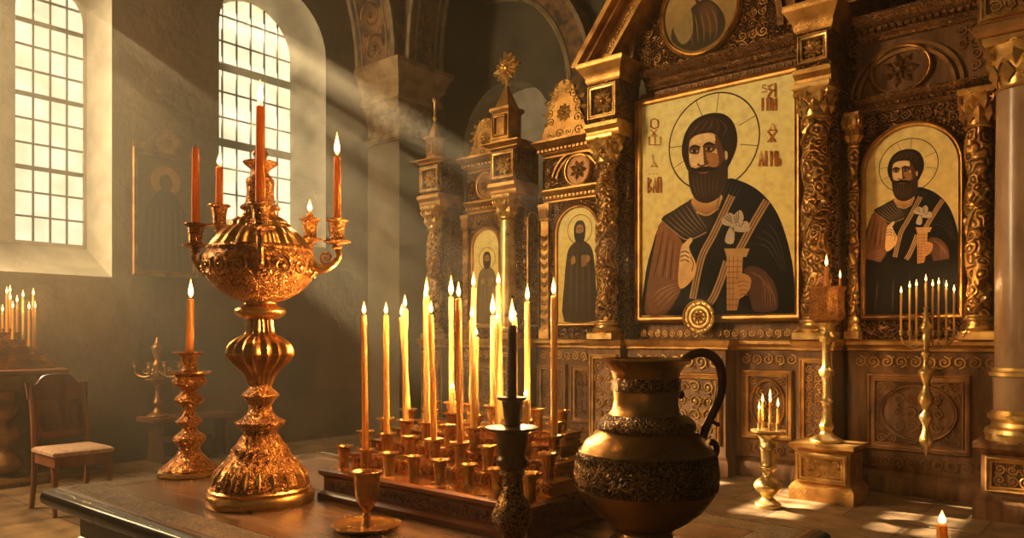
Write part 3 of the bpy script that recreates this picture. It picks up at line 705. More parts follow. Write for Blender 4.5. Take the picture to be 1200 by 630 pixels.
def spandrels(root, u0, u1, o, z_top, seed=2, mat='gilt'):
    """carving around the arch of an icon"""
    top = max(p[1] for p in o); c = (o[0][0]+o[1][0])/2; r = (o[1][0]-o[0][0])/2; zs = o[2][1]
    mb = MB(); w = u1-u0; carve(mb, shift(VF(V0-.012), u0, zs), w, z_top-zs, .085, seed, lambda x, y: math.hypot(x+u0-c, y) > r+.112); mb.build('spandrel_carving', mat, root)
def icon(name, label, outline, fw, paintf, depth=.03, mat='gilt', vf=V0-.003, group='painted icons on the screen'):
    """painted panel in a moulded frame, hung on the bay"""
    cx = sum(p[0] for p in outline)/len(outline); zb = min(p[1] for p in outline)
    root = thing(name, label, 'icon', (cx, vf, zb), group)
    mb = MB(); frame_poly(mb, VF(vf), outline, fw, depth+.03); mb.build('picture_frame', mat, root)
    mb = MB(); mb.prism(grow(outline, fw*.08, 0, 0), VF(vf), .001, .014)
    if V0-vf > .02: mb.prism(grow(outline, fw*.97, 0, 0), VF(vf), vf-V0+.003, .0005)
    mb.build('backing_board', 'walnut', root)
    xs = [q[0] for q in outline]; zs_ = [q[1] for q in outline]
    p = Paint(VF(vf-.0145), (min(xs), max(xs), min(zs_), max(zs_))); paintf(p, outline); p.build('painted_panel', root)
    return root
# far bay
B2 = (-6.96, -6.1)
r = thing('screen_bay', 'far bay of the icon screen with a hazy arched icon and small roundel', 'icon screen bay', (-6.53, V0, 0), 'bays of the icon screen')
plinth(r, B2[0]+.045, B2[1]-.045, 7.2, [(-6.88, -6.2)]); bay_wall(r, *B2, 3.04)
half_pilaster(r, -6.87, ZL+.002, 2.94); half_pilaster(r, -6.2, ZL+.002, 2.94)
cornice(r, B2[0]+.085, B2[1]-.085, V0, 2.95, 3.1, out=.1); mb = MB(); mb.box(B2[0]+.075, B2[1]-.075, V0-.02, V0+.2, 3.101, 3.47); mb.build('frieze', 'dark_carved', r)
roundel(r, shift(VF(V0-.022), -6.52, 3.29), .15); cornice(r, B2[0]+.105, B2[1]-.105, V0-.02, 3.471, 3.64, out=.24)
o = arch_outline(-6.76, -6.31, 1.52, 2.5); spandrels(r, B2[0]+.18, B2[1]-.18, o, 2.93)
def gold_bg(p, o, c1=GOLD1, c2=GOLD2): p.poly(o, c1, 1, False, c2)
def fig_simple(hx, hz, s, zb, robe=(.05,.035,.022)):
    """small standing saint: halo, head and beard, long robe, hands"""
    def f(p, o):
        gold_bg(p, o); T = lambda x, y: (hx+x*s, hz+y*s)
        p.ring(hx, hz, s*1.0, s*.05, (.16,.1,.04)); b = (zb-hz)/s+.02
        p.poly([T(*q) for q in ((-.35,-.8),(.35,-.8),(.95,-1.3),(1.18,-2.2),(1.3,-3.6),(1.3,b),(-1.3,b),(-1.3,-3.6),(-1.15,-2.2),(-.95,-1.3))], robe, 3)
        for i in range(9): p.stroke([T(-.8+.2*i,-1.2-.1*abs(i-4)), T(-.95+.24*i,-2.6), T(-1.1+.27*i, b+.15)], s*.06, (.13,.085,.05) if i % 2 else (.02,.014,.01), taper=True)
        p.poly([T(*q) for q in ((-.48,.1),(-.3,.52),(0,.62),(.3,.52),(.48,.1),(.42,-.6),(.2,-.9),(-.2,-.9),(-.42,-.6))], HAIR, 3)
        p.poly([T(*q) for q in ((-.3,.1),(-.15,.32),(.18,.32),(.3,.1),(.28,-.35),(0,-.5),(-.26,-.35))], (.4,.2,.08), 3)
        for e in (-.13, .14): p.poly([T(e-.08,.06), T(e,.1), T(e+.08,.06), T(e,.01)], (.03,.02,.01), 2)
        p.stroke([T(.01,.08), T(0,-.14), T(.05,-.17)], s*.05, SKIN_S)
        p.poly([T(*q) for q in ((-.3,-.22),(0,-.28),(.3,-.22),(.3,-.6),(.05,-1.0),(-.25,-.75))], (.03,.018,.012), 3)
        p.poly([T(*q) for q in ((.35,-1.9),(.75,-1.8),(.85,-2.1),(.5,-2.35),(.3,-2.15))], (.42,.22,.09), 3); p.poly([T(*q) for q in ((.1,-1.8),(.55,-1.75),(.6,-2.5),(.15,-2.55))], (.3,.16,.06), 1, False)
        p.poly([T(*q) for q in ((-.75,-2.0),(-.45,-1.75),(-.35,-2.2),(-.65,-2.35))], (.4,.2,.08), 3)
    return f
icon('saint_icon', 'small pale arched icon in the hazy far bay of the screen', o, .05, fig_simple(-6.53, 2.36, .14, 1.53, (.2,.13,.06)))
# standing saint bay
B1 = (-5.7, -4.70)
r = thing('screen_bay', 'bay with the dark standing saint icon and carved crest above', 'icon screen bay', (-5.2, V0, 0), 'bays of the icon screen')
plinth(r, B1[0]+.045, B1[1]-.045, 7.2, [(-5.63, -5.2), (-5.14, -4.78)], kind='plain'); bay_wall(r, *B1, 3.04)
half_pilaster(r, -5.57, ZL+.002, 2.94, .11)
cornice(r, B1[0]+.085, B1[1]-.085, V0, 2.95, 3.1, out=.1); mb = MB(); mb.box(B1[0]+.075, B1[1]-.075, V0-.02, V0+.2, 3.101, 3.47); mb.build('frieze', 'dark_carved', r)
mb = MB(); fn = VF(V0-.022)
for rr in (.3, .36): mb.band(circ(rr, 30, (-5.1, 3.15), .25, PI-.25), circ(rr+.025, 30, (-5.1, 3.15), .25, PI-.25), fn, 0, .03)
carve(mb, shift(VF(V0-.03), B1[0]+.1, 3.12), B1[1]-B1[0]-.2, .33, .09, 9, lambda x, y: abs(x+B1[0]+.1+5.1) > .42); mb.build('frieze_carving', 'gilt', r)
roundel(r, shift(VF(V0-.022), -5.1, 3.29), .165); cornice(r, B1[0]+.105, B1[1]-.105, V0-.02, 3.471, 3.64, out=.26)
o = arch_outline(-5.40, -4.83, 1.52, 2.57); spandrels(r, B1[0]+.24, B1[1]-.1, o, 2.93, 5)
icon('saint_icon', 'arched icon of a dark robed standing saint under the large scrolled crest', o, .05, fig_simple(-5.085, 2.6, .17, 1.53))
# central bay
BC = (-4.30, -2.45)
r = thing('screen_bay', 'central bay of the icon screen with a steep gable over the large icon', 'icon screen bay', (-3.37, V0, 0), 'bays of the icon screen')
plinth(r, -3.15, BC[1]-.045, 7.2, [(-3.08, -2.58)], carve_mat='gilt')
mb = MB(); mb.stack(BC[0]+.045, -3.16, 6.98, V0+.2, [(.04,0),(.04,.14),(.02,.17),(0,.2),(0,1.22)], (0,1,1,0)); mb.build('plinth', 'walnut', r)
mb = MB(); mb.stack(BC[0]+.045, -3.16, 6.98, V0+.2, [(0,1.2205),(.03,1.235),(.03,1.255),(.055,1.28),(.07,1.315),(.055,ZL)], (0,1,1,0)); mb.build('ledge', 'gilt', r)
mb = MB(); rinceau(mb, shift(VF(6.968), -4.2, 1.03), 1.0, .16); mb.build('carved_frieze', 'gilt_bright', r)
mb = MB(); frame_rect(mb, VF(6.978), -4.18, -3.2, .3, 1.0, .06, FR); mb.build('panel_frame', 'gilt', r)
mb = MB(); carve(mb, shift(VF(6.968), -4.11, .37), .84, .56, .14, 12); mb.build('carved_panel', 'gilt_bright', r)
bay_wall(r, *BC, 4.0, 'walnut')
mb = MB(); rinceau(mb, shift(VF(V0-.1), BC[0]+.06, 1.345), 1.72, .09); mb.build('carved_frieze', 'gilt', r)
mb = MB(); rinceau(mb, shift(VF(V0-.012), BC[0]+.1, 3.915), 1.65, .08, th=.14); mb.build('carved_frieze', 'brown_gilt', r)
cornice(r, BC[0]+.1, BC[1]-.1, V0-.02, 4.001, 4.19, out=.16, mat='cornice_carved', dent=False)
# gable
GA, GZ = 6.35, 4.33; gl, gr, gc = -4.93, -1.81, -3.37
mb = MB(); mb.prism([(BC[0]+.01, 4.191), (BC[1]-.01, 4.191), (BC[1]-.01, 4.32), (gr-.2, 4.32), (gc, GA-.12), (gl+.2, 4.32), (BC[0]+.01, 4.32)], VF(V0), -.2, -.02)
mb.build('tympanum', 'dark_carved', r)
mb = MB()
for a in (gl, gr):
    d = Vector((gc-a, GA-GZ)); L = d.length; d /= L; nn = Vector((-d.y, d.x)) if a == gl else Vector((d.y, -d.x))
    for (t0, t1, f, bk) in ((0, .06, .42, -.2), (.06, .1, .34, -.2), (.1, .26, .2, -.15), (.26, .3, .28, -.15)):
        s0 = lambda t: max(0, (nn.y*t-.015)/d.y)
        P = [(a+d.x*s-nn.x*t, GZ+d.y*s-nn.y*t) for s, t in ((s0(t0), t0), (L, t0), (L, t1), (s0(t1), t1))]
        mb.prism([(q[0], q[1]) for q in P], VF(V0), bk, f)
mb.build('raking_cornice', 'gilt', r)
mb = MB()
for a in (gl, gr):
    d = Vector((gc-a, GA-GZ)); L = d.length; d /= L; nn = Vector((-d.y, d.x)) if a == gl else Vector((d.y, -d.x))
    fn = lambda x, y, dd, a=a, d=d, nn=nn: Vector((a+d.x*x-nn.x*(.25-y), V0-.21-dd, GZ+d.y*x-nn.y*(.25-y)))
    carve(mb, fn, L, .14, .1, 6, lambda x, y, fn=fn: fn(x, y, 0).z > 4.4)
mb.build('raking_carving', 'gilt', r)
OC = (-3.59, 4.73)
mb = MB(); fn = VF(V0+.02)
for ra, h in ((.80, .09), (.87, .05), (.93, .12)):
    mb.band(circ(ra, 50, (-3.55, 4.33), 0, PI, ra*1.22), circ(ra+.06, 50, (-3.55, 4.33), 0, PI, ra*1.22+.06), fn, .0, h)
mb.build('gable_arch', 'brown_gilt', r)
mb = MB(); carve(mb, shift(VF(V0+.008), BC[0]+.05, 4.2), 1.7, 1.3, .1, 8, lambda x, y: x < .85 and .59 < math.hypot(x+BC[0]+.05-OC[0], y+4.2-OC[1]) and math.hypot(x+BC[0]+.05+3.55, (y+4.2-4.33)/1.22) < .72); mb.build('gable_carving', 'gilt', r)
mb = MB(); carve(mb, shift(VF(V0+.008), BC[0]+.05, 4.2), 1.7, 1.3, .1, 8, lambda x, y: x > .85 and .59 < math.hypot(x+BC[0]+.05-OC[0], y+4.2-OC[1]) and math.hypot(x+BC[0]+.05+3.55, (y+4.2-4.33)/1.22) < .72); mb.build('gable_carving', 'gilt', r)
mb = MB()
fnc = shift(VF(VI-.078), on_v(820, 371, VI-.078).x, on_v(820, 371, VI-.078).z)
mb.prism(circ(.17, 36), fnc, -.0, .025)
for q in (.165, .12, .075): mb.tube([fnc(x, y, .03) for x, y in circ(q, 36)], .011, 6, True)
for k in range(14): spiral(mb, fnc, .142*math.cos(2*PI*k/14), .142*math.sin(2*PI*k/14), .024, 1, 0, 1.2, .16, 10, 4, .03)
rosette(mb, lambda x, y, d: fnc(x, y, d+.03), .07, 8, 2)
s = tag(mb.build('seal_medallion', 'gilt_bright', None, at=fnc(0, -.17, 0)), 'round gilt medallion of concentric rings at the foot of the large icon', 'medallion')
# large icon
cw = [on_v(752,372,VI-.0145), on_v(932,365,VI-.0145), on_v(932,80,VI-.0145), on_v(752,130,VI-.0145)]
u0, u1 = cw[0].x, cw[1].x; z0, z1 = (cw[0].z+cw[1].z)/2, (cw[2].z+cw[3].z)/2
TC = lambda x, y: ((lambda w: (w.x, w.z))(on_v(x, y, VI-.0145)))
RED = (.42,.12,.025)
def paint_center(p, o):
    gold_bg(p, o, (.95,.66,.17), (1,.9,.42)); saint(p, TC, 369.5)
    letters(p, TC, 'O', 763, 139, 9, 12, RED); letters(p, TC, 'X', 763, 152, 8, 8, RED); letters(p, TC, 'W', 761, 160, 12, 11, RED)
    letters(p, TC, 'I', 765, 181, 4, 8, RED); letters(p, TC, 'D', 763, 189, 8, 7, RED); letters(p, TC, '---', 761, 202, 13, 4, RED); letters(p, TC, 'BAL', 760, 208, 17, 18, RED)
    letters(p, TC, 'S', 893, 99, 7, 10, RED); letters(p, TC, 'R', 900, 98, 10, 16, RED); letters(p, TC, 'ILH', 893, 115, 19, 15, RED)
    letters(p, TC, 'D', 901, 145, 10, 9, RED); letters(p, TC, 'X', 900, 154, 11, 13, RED); letters(p, TC, 'AIMb', 890, 177, 28, 18, RED)
ol = [(u0, z0), (u1, z0), (u1, z1), (u0, z1)]
icon('saint_icon', 'large rectangular icon of a haloed bearded man blessing, in dark mantle on gold', ol, .075, paint_center, .04, vf=VI)
# oval icon in the gable
ov = circ(.41, 44, OC, 0, 2*PI, .43)
def paint_oval(p, o):
    p.poly(o, (.26,.16,.06), 1, False, (.52,.36,.15)); X, Z = OC
    T = lambda x, y: (X+.4*x, Z+.43*y)
    p.poly([T(*q) for q in ((-.8,-.55),(-.75,-.2),(-.45,-.3),(-.3,.05),(-.1,.2),(.2,.22),(.5,.0),(.7,-.4),(.6,-.72),(.2,-.9),(-.3,-.9))], (.07,.05,.03), 3)
    p.poly([T(*q) for q in ((-.75,-.25),(-.5,-.1),(-.25,.1),(-.2,-.5),(-.5,-.7))], (.34,.24,.11), 3)
    p.poly([T(*q) for q in ((.0,.1),(.3,.12),(.5,-.2),(.35,-.6),(.05,-.4))], (.14,.07,.035), 3)
    p.poly([T(*q) for q in ((-.12,.25),(-.15,.5),(0,.66),(.18,.55),(.17,.28),(.02,.16))], (.06,.035,.02), 3)
    p.poly([T(*q) for q in ((-.07,.3),(-.08,.48),(.02,.54),(.11,.46),(.1,.3),(.02,.22))], (.42,.22,.1), 3)
    for i in range(5): p.stroke([T(-.3+.16*i,-.05), T(-.25+.18*i,-.4), T(-.2+.16*i,-.8)], .012, (.28,.18,.08), taper=True)
ro = icon('saint_icon', 'dim round painting of a seated figure inside the gable', ov, .05, paint_oval, .03, 'gilt_bright', V0+.018)
# bay beside the marble column
BR = (-2.14, -.45)
r = thing('screen_bay', 'bay with arched saint icon between twisted columns beside the marble column', 'icon screen bay', (-1.5, V0, 0), 'bays of the icon screen')
plinth(r, BR[0]+.045, BR[1], 7.2, [(-1.93, -1.13)], carve_mat='brown_gilt', seed=14); bay_wall(r, *BR, 4.17)
for uu, rr, tw in ((-2.04, .045, -1), (-1.075, .095, 1)):
    yy = V0-.15 if rr < .08 else V0-.15
    col_base(r, uu, yy, ZL+.002, ZL+.2, rr); twisted(r, uu, yy, ZL+.2, 3.03, rr, tw, 'gilt_bright' if rr > .08 else 'gilt'); capital_part(r, uu, yy, 3.03, 3.34, rr, 'gilt')
cornice(r, BR[0]+.085, BR[1], V0, 3.341, 3.47, out=.14, mat='cornice_carved')
mb = MB(); mb.box(BR[0]+.1, BR[1], V0-.03, V0-.001, 3.471, 3.96); mb.build('frieze', 'walnut', r)
mb = MB(); fn = VF(V0-.032)
for rr in (.36, .42): mb.band(circ(rr, 30, (-1.64, 3.48), .02, PI-.02, rr*.95), circ(rr+.03, 30, (-1.64, 3.48), .02, PI-.02, rr*.95+.03), fn, 0, .03)
carve(mb, shift(VF(V0-.04), BR[0]+.08, 3.54), 1.0, .4, .1, 19, lambda x, y: math.hypot(x+BR[0]+.08+1.62, y) > .47); mb.build('frieze_carving', 'brown_gilt', r)
roundel(r, shift(VF(V0-.032), -1.68, 3.68), .215, .185, 'gilt', 'walnut'); cornice(r, BR[0]+.12, BR[1], V0-.03, 3.961, 4.16, out=.2, mat='cornice_carved')
mb = MB(); mb.box(BR[0], BR[1], 7.53, 7.7, 4.171, 5.8); mb.build('attic', 'dark_carved', r)
mb = MB(); carve(mb, shift(VF(7.518), BR[0]+.1, 4.2), 1.5, 1.2, .2, 22); mb.build('attic_carving', 'brown_gilt', r)
rw = [on_v(1014,366,V0-.0175), on_v(1126,366,V0-.0175)]
o = arch_outline(-1.965, -1.24, 1.55, 2.81)
spandrels(r, -1.96, -1.24, o, 3.33, 15, 'brown_gilt')
hr = on_v(1064,194,V0-.0175)
kR = .245/ .455
hc_ = TC(835,166)
TR = lambda x, y: (hr.x+(TC(x, y)[0]-hc_[0])*kR*1.12, hr.z+(TC(x, y)[1]-hc_[1])*kR*1.25 if TC(x,y)[1] < hc_[1]-.5 else hr.z+(TC(x, y)[1]-hc_[1])*kR*1.12)
def paint_right(p, o):
    gold_bg(p, o, (.66,.42,.12), (.92,.72,.3))
    def T2(x, y):
        a = TC(x, y); return (hr.x+(a[0]-hc_[0])*.48, hr.z+(a[1]-hc_[1])*.5)
    (xl, zl), (xr, zr) = T2(757, 345), T2(932, 345)
    p.poly([(xl, zl), (xr, zr), (xr+.015, 1.8), (xr+.02, 1.553), (xl-.02, 1.553), (xl-.015, 1.8)], (.006,.006,.008), 1, False)
    saint(p, T2, 372, emblem=True)
    # long lower robe falling to the frame
    p.poly([T2(757,352), T2(790,360), T2(850,365), T2(905,358), T2(931,350), (xr+.02, 1.553), (xl-.02, 1.553)], (.008,.007,.008), 1, False)
    for i in range(11): p.stroke([(xl+.06+(xr-xl-.12)*i/10,1.9-.012*abs(i-5)), (xl+.05+(xr-xl-.1)*i/10,1.75), (xl+.03+(xr-xl-.06)*i/10,1.57)], .012, (.075,.045,.03) if i % 2 else (.012,.01,.01), taper=True)
icon('saint_icon', 'arched icon of a haloed bearded saint behind the eight-candle sconce', o, .05, paint_right, .03)

# marble column on its pedestal
cu, cv = -.74, 6.88
r = thing('marble_column', 'polished brown marble column with gilt capital on a carved pedestal', 'column', (cu, cv, 0))
mb = MB(); mb.stack(-.98, -.5, 6.62, 7.12, [(.05,0),(.05,.13),(.02,.16),(0,.2),(0,.48),(.02,.5),(.05,.53),(.05,.57)], (1,1,1,0)); mb.build('pedestal', 'walnut', r)
mb = MB(); frame_rect(mb, VF(6.618), -.95, -.53, .21, .47, .045, FR); carve(mb, shift(VF(6.608), -.9, .26), .32, .16, .08, 5); mb.build('pedestal_panel', 'gilt', r)
mb = MB(); mb.lathe([(.25,.571),(.25,.6),(.26,.63),(.25,.66),(.215,.68),(.21,.71),(.235,.74),(.235,.77),(.2,.8)], 36, (cu,cv,0)); mb.build('column_base', 'brass_pale', r)
mb = MB(); mb.lathe([(.195,.80),(.2,1.05)], 36, (cu,cv,0)); mb.lathe([(.19,1.12),(.19,2.0),(.178,3.2)], 36, (cu,cv,0)); mb.build('column_shaft', 'marble', r)
mb = MB(); mb.lathe([(.2,1.05),(.225,1.06),(.23,1.085),(.21,1.1),(.21,1.12),(.19,1.125)], 36, (cu,cv,0)); mb.build('collar', 'brass_pale', r)
capital_part(r, cu, cv, 3.2, 3.58, .17)
mb = MB(); mb.stack(-1.0, -.48, 6.6, 7.14, [(0,3.581),(.03,3.61),(.03,3.66),(0,3.68),(0,3.98),(.04,4.0),(.09,4.08),(.1,4.16),(.1,4.2)], (1,1,1,0)); mb.build('block', 'brown_gilt', r)
mb = MB(); frame_rect(mb, VF(6.598), -.98, -.5, 3.69, 3.97, .04, FR); carve(mb, shift(VF(6.588), -.93, 3.73), .38, .2, .1, 31); mb.build('block_panel', 'gilt_bright', r)

# crests and finials standing on the cornices
def crest(label, uc, v, z, w, h, seed):
    o = [(-.5,0),(.5,0),(.5,.25),(.42,.42),(.4,.6),(.28,.72),(.22,.9),(0,1),(-.22,.9),(-.28,.72),(-.4,.6),(-.42,.42),(-.5,.25)]
    P = [(uc+x*w, z+y*h) for x, y in o]
    root = thing('carved_crest', label, 'crest', (uc, v, z)); 
    mb = MB(); mb.prism([(p.x, p.y) for p in catmull(P, 3, True) if True], VF(v), -.03, .03); mb.v = [Vector((q.x, q.y, max(q.z, z+.001))) for q in mb.v]; mb.build('back_board', 'gilt', root)
    mb = MB(); rosette(mb, shift(VF(v-.035), uc, z+h*.45), .2*w, 9, 2)
    for k in range(11):
        a = -.35+k*(PI+.7)/10
        spiral(mb, VF(v-.035), uc+w*.36*math.cos(a), z+h*(.46+.38*math.sin(a)), w*.1, 1 if k < 5 else -1, a)
        leaf(mb, VF(v-.03), uc+w*.42*math.cos(a), z+h*(.47+.42*math.sin(a)), a, w*.16, .0, .34)
    for i in range(4): spiral(mb, VF(v-.035), uc+w*(-.36+.24*i), z+h*.12, w*.1, 1 if i % 2 else -1)
    mb.build('scrollwork', 'gilt_bright', root)
crest('gilt rounded crest over the far bay, between the slim spire and starburst finial', -6.5, V0-.05, 3.641, .5, .5, 1)
crest('large gilt scrolled crest standing over the dark standing saint icon', -5.23, V0-.1, 3.641, .56, .7, 2)
def spire(label, uc, v, z, h, star):
    root = thing('finial', label, 'finial', (uc, v, z))
    w = .12 if star else .075
    pf = [(.02,z),(.02,z+.03),(0,z+.05),(0,z+.3*h),(.03,z+.33*h),(.03,z+.36*h),(-.02,z+.38*h),(-w*.75,z+.56*h),(-w*.88,z+.6*h)]
    mb = MB(); mb.stack(uc-w, uc+w, v-w, v+w, pf)
    frame_rect(mb, VF(v-w-.001), uc-w+.02, uc+w-.02, z+.07, z+.28*h, .03, FR); mb.build('pedestal', 'gilt', root)
    if star:
        mb = MB(); c = (uc, z+.79*h); R = .21
        mb.tube([(uc, v, z+.59*h), (uc, v, c[1])], .02, 8)
        for k in range(12):
            a = 2*PI*k/12+.1; L = R if k % 3 == 0 else R*.82
            fn = lambda x, y, d: Vector((c[0]+x, v-d, c[1]+y))
            for sg in (1, -1): leaf(mb, lambda x, y, d, sg=sg: fn(x, y, d*sg), 0, 0, a, L, .012, .26)
            spiral(mb, fn, L*.8*math.cos(a), L*.8*math.sin(a), .042, 1, a, 1.2, .2, 10, 4)
        mb.ball((c[0], v, c[1]), .05, 12, 8); mb.build('starburst', 'gilt_bright', root)
    else:
        mb = MB(); mb.lathe([(.012,z+.6*h),(.03,z+.66*h),(.016,z+.7*h),(.016,z+.88*h),(.04,z+.93*h),(.03,z+.97*h),(.003,z+h)], 14, (uc,v,0)); mb.build('knob', 'gilt_bright', root)
spire('slim spire finial standing on the far end pier of the screen', -7.15, VP+.06, 3.641, .85, False)
spire('spiked finial with a gilt starburst cross above the divider pier', -5.92, VP+.06, 3.661, 1.15, True)

# ------------------------------------------------------------------ candles
LIGHTS = []
FX, FY = -SY, CY                        # viewing direction in plan
def candle(x, y, z, h, r, label, mat='wax', lit=True, lean=(0, 0), group=None, power=0, name='taper_candle', fl=1.0, flh=None):
    """wax taper with burnt wick and flame; stands at (x,y,z)"""
    mb = MB(); n = 10
    pr = [(r*.98,0),(r,.004)]+[(r*(1-.18*i/n), h*i/n) for i in range(1, n)]+[(r*.8,h-.004),(r*.62,h-.001),(r*.3,h-.0035)]
    mb.lathe(pr, 14)
    k0 = 2
    for v in mb.v: t = v.z/h; v.x += lean[0]*t; v.y += lean[1]*t
    for s in (1, 2.2, 4.1):              # a few wax runs
        a = random.uniform(0, 6.28); L = h*random.uniform(.12, .35); q = [(lean[0]*(1-t*L/h)+r*.86*math.cos(a), lean[1]*(1-t*L/h)+r*.86*math.sin(a), h-.004-L*t) for t in (0,.35,.7,1)]
        mb.tube(q, [r*.16,r*.13,r*.2,r*.12], 6)
    o = mb.build(name, mat); o.location = (x, y, z); tag(o, label, 'candle', group)
    wk = MB(); wk.tube([(lean[0],lean[1],h-.004),(lean[0],lean[1],h+.006),(lean[0]+.002,lean[1],h+.011)], .0014, 6); wk.build('wick', 'wick', o)
    if lit:
        H = flh or .05*fl; w = max(r*.62, H*.13)*1.0
        f = MB(); f.lathe([(w*q, H*t) for q, t in ((.15,0),(.62,.08),(.95,.2),(1,.3),(.85,.45),(.58,.62),(.3,.8),(.1,.94),(.01,1))], 12, (lean[0],lean[1],h+.004)); f.build('flame', 'flame', o)
    if power: LIGHTS.append((x+lean[0], y+lean[1], z+h+.004+(flh or .05*fl)*.5, power))
    return o
def cup(mb, x, y, z, r, h, rim=1.3, ri=None, seg=20):
    """candle cup, hollow: outside up, rim, inside down"""
    ri = ri or r*.62
    mb.lathe([(r*.8,0),(r*.86,h*.05),(r*.78,h*.12),(r*.84,h*.5),(r*1.0,h*.86),(r*rim,h*.93),(r*rim,h),(r*.98,h*.985),(ri,h*.9),(ri,h*.42),(0,h*.42)], seg, (x,y,z))

# ------------------------------------------------------------------ foreground table
TZ = .85; TU0, TU1, TV0, TV1 = -2.82, -.64, .93, 2.06
r = thing('altar_table', 'dark varnished wooden table with carved border holding the jug and candle tray', 'table', ((TU0+TU1)/2, (TV0+TV1)/2, 0))
mb = MB(); mb.stack(TU0, TU1, TV0, TV1, [(-.03,TZ-.058),(-.012,TZ-.056),(-.002,TZ-.045),(0,TZ-.03),(-.003,TZ-.015),(-.012,TZ-.005),(-.028,TZ-.001),(-.034,TZ-.001)]); mb.build('table_edge', 'table_dark', r, 50)
mb = MB(); mb.box(TU0+.034, TU1-.034, TV0+.034, TV1-.034, TZ-.02, TZ); mb.build('tabletop', 'table_wood', r)
def tfn(x, y, d): return Vector((x, y, TZ+.0008+d))
mb = MB(); a, b, w = .055, .145, 0
for (p, q) in ((a, b),):
    A = [(TU0+p,TV0+p),(TU1-p,TV0+p),(TU1-p,TV1-p),(TU0+p,TV1-p)]; B = [(TU0+q,TV0+q),(TU1-q,TV0+q),(TU1-q,TV1-q),(TU0+q,TV1-q)]
    mb.band(A, B, tfn, -.0014, -.0004, True)
mb.build('border_inlay', 'table_inlay', r)
mb = MB()
for q in (.05, .15):
    L = [(TU0+q,TV0+q,TZ-.0014),(TU1-q,TV0+q,TZ-.0014),(TU1-q,TV1-q,TZ-.0014),(TU0+q,TV1-q,TZ-.0014)]
    for i in range(4): mb.tube([L[i], L[(i+1) % 4]], .0022, 6)
mb.build('border_line', 'table_dark', r)
mb = MB(); mb.stack(TU0+.09, TU1-.09, TV0+.09, TV1-.09, [(0,TZ-.2),(.01,TZ-.19),(.01,TZ-.17),(0,TZ-.16),(0,TZ-.0585)]); mb.build('apron', 'table_dark', r)
for x in (TU0+.14, TU1-.14):
    for y in (TV0+.14, TV1-.14):
        mb = MB(); mb.lathe(catmull([(.035,0),(.045,.03),(.03,.08),(.024,.12),(.04,.2),(.045,.3),(.03,.42),(.024,.48),(.042,.52),(.045,.56),(.045,TZ-.2005)], 3), 18, (x,y,0)); mb.build('leg', 'table_dark', r)

# ------------------------------------------------------------------ candle tray
r = thing('candle_tray', 'mahogany stepped votive tray with rows of brass candle cups on the table', 'candle holder', (-1.58, 1.66, TZ))
X0, X1, Y0, Y1 = -1.99, -1.15, 1.43, 1.9; z = TZ+.001
mb = MB(); mb.stack(X0, X1, Y0, Y1, [(0,z),(0,z+.014),(-.006,z+.02),(-.014,z+.024),(-.014,z+.066),(-.008,z+.07),(-.002,z+.076),(-.002,z+.086),(-.012,z+.09)]); mb.build('base', 'mahogany', r)
mb = MB(); rinceau(mb, lambda x, y, d: Vector((X0+.03+x, Y0+.013-d*.6, z+.026+y)), X1-X0-.06, .038, th=.09); mb.build('carved_band', 'mahogany_carved', r); mb = MB()
rinceau(mb, lambda x, y, d: Vector((X1-.013+d*.6, Y0+.03+x, z+.026+y)), Y1-Y0-.06, .038, th=.09); mb.build('carved_band', 'mahogany_carved', r)
rows = [(1.5, 8, -1.95, -1.2), (1.585, 8, -1.95, -1.205), (1.67, 8, -1.95, -1.25), (1.755, 7, -1.93, -1.31), (1.84, 7, -1.9, -1.35)]
ZT = [z+.0905, z+.13, z+.165, z+.195, z+.22]; CUPH = .068; cups = []
for i, (v, n, a, b) in enumerate(rows):
    mb = MB(); y0 = v-.041 if i else Y0+.02
    mb.stack(max(a-.035, X0+.017), b+.04 if i else X1-.02, y0, Y1-.02, [(0, (ZT[i-1]+.001) if i else z+.0902), (0, ZT[i]-.008), (.004, ZT[i]-.006), (.004, ZT[i]-.001)] if i else [(0, z+.0902), (0, ZT[i]+.0002)])
    tr = mb.build('tier', 'brass_fine', r)
    if i:
        mb = MB(); rinceau(mb, lambda x, y, d: Vector((a-.035+x, y0-.002-d*.5, ZT[i-1]+.004+y)), b-a+.07, ZT[i]-ZT[i-1]-.012, .03, th=.12); mb.build('tier_carving', 'brass', tr)
    for k in range(n):
        u = a+(b-a)*k/(n-1); mb = MB(); cup(mb, u, v, ZT[i]+.0005, .0198, CUPH-(.006*(i > 2)), 1.5, .0132); mb.build('candle_cup', 'brass_fine', tr); cups.append((i, u, v, ZT[i]+.0005+.42*(CUPH-(.006*(i > 2)))+.001))
# x at base, x at top, y of the wax top, row, flame length px
TAPERS = [(432,430,369,0,15),(452,451,369,1,14),(467,459,371,3,14),(476,475,361,2,15),(487,485,350,2,14),(499,495,368,1,15),(513,509,345,3,19),(528,526,349,1,18),(539,538,347,4,24),
          (554,552,374,2,16),(554,556,337,4,18),(563,561,376,2,8),(572,572,394,3,10),(577,577,369,4,24),(588,585,334,3,14),(606,606,371,4,7),(622,622,353,3,20),(647,646,346,2,20)]
used = set(); placed = []
def proj(p):
    d = -SY*p[0]+CY*p[1]; rr = CY*p[0]+SY*p[1]; return 600+FOC*rr/d, HOR-FOC*(p[2]-HC)/d, d
for xb, xt, yt, row, fp in TAPERS:
    best = min((c for c in range(len(cups)) if cups[c][0] == row and c not in used), key=lambda c: abs(proj(cups[c][1:])[0]-xb))
    used.add(best); i, u, v, zz = cups[best]; px, py, d = proj((u, v, zz)); ztop = HC+(HOR-yt)/FOC*d; lx = (xt-xb)/FOC*d
    placed.append((px, u, v, zz, ztop-zz, lx, fp*d/FOC, row))
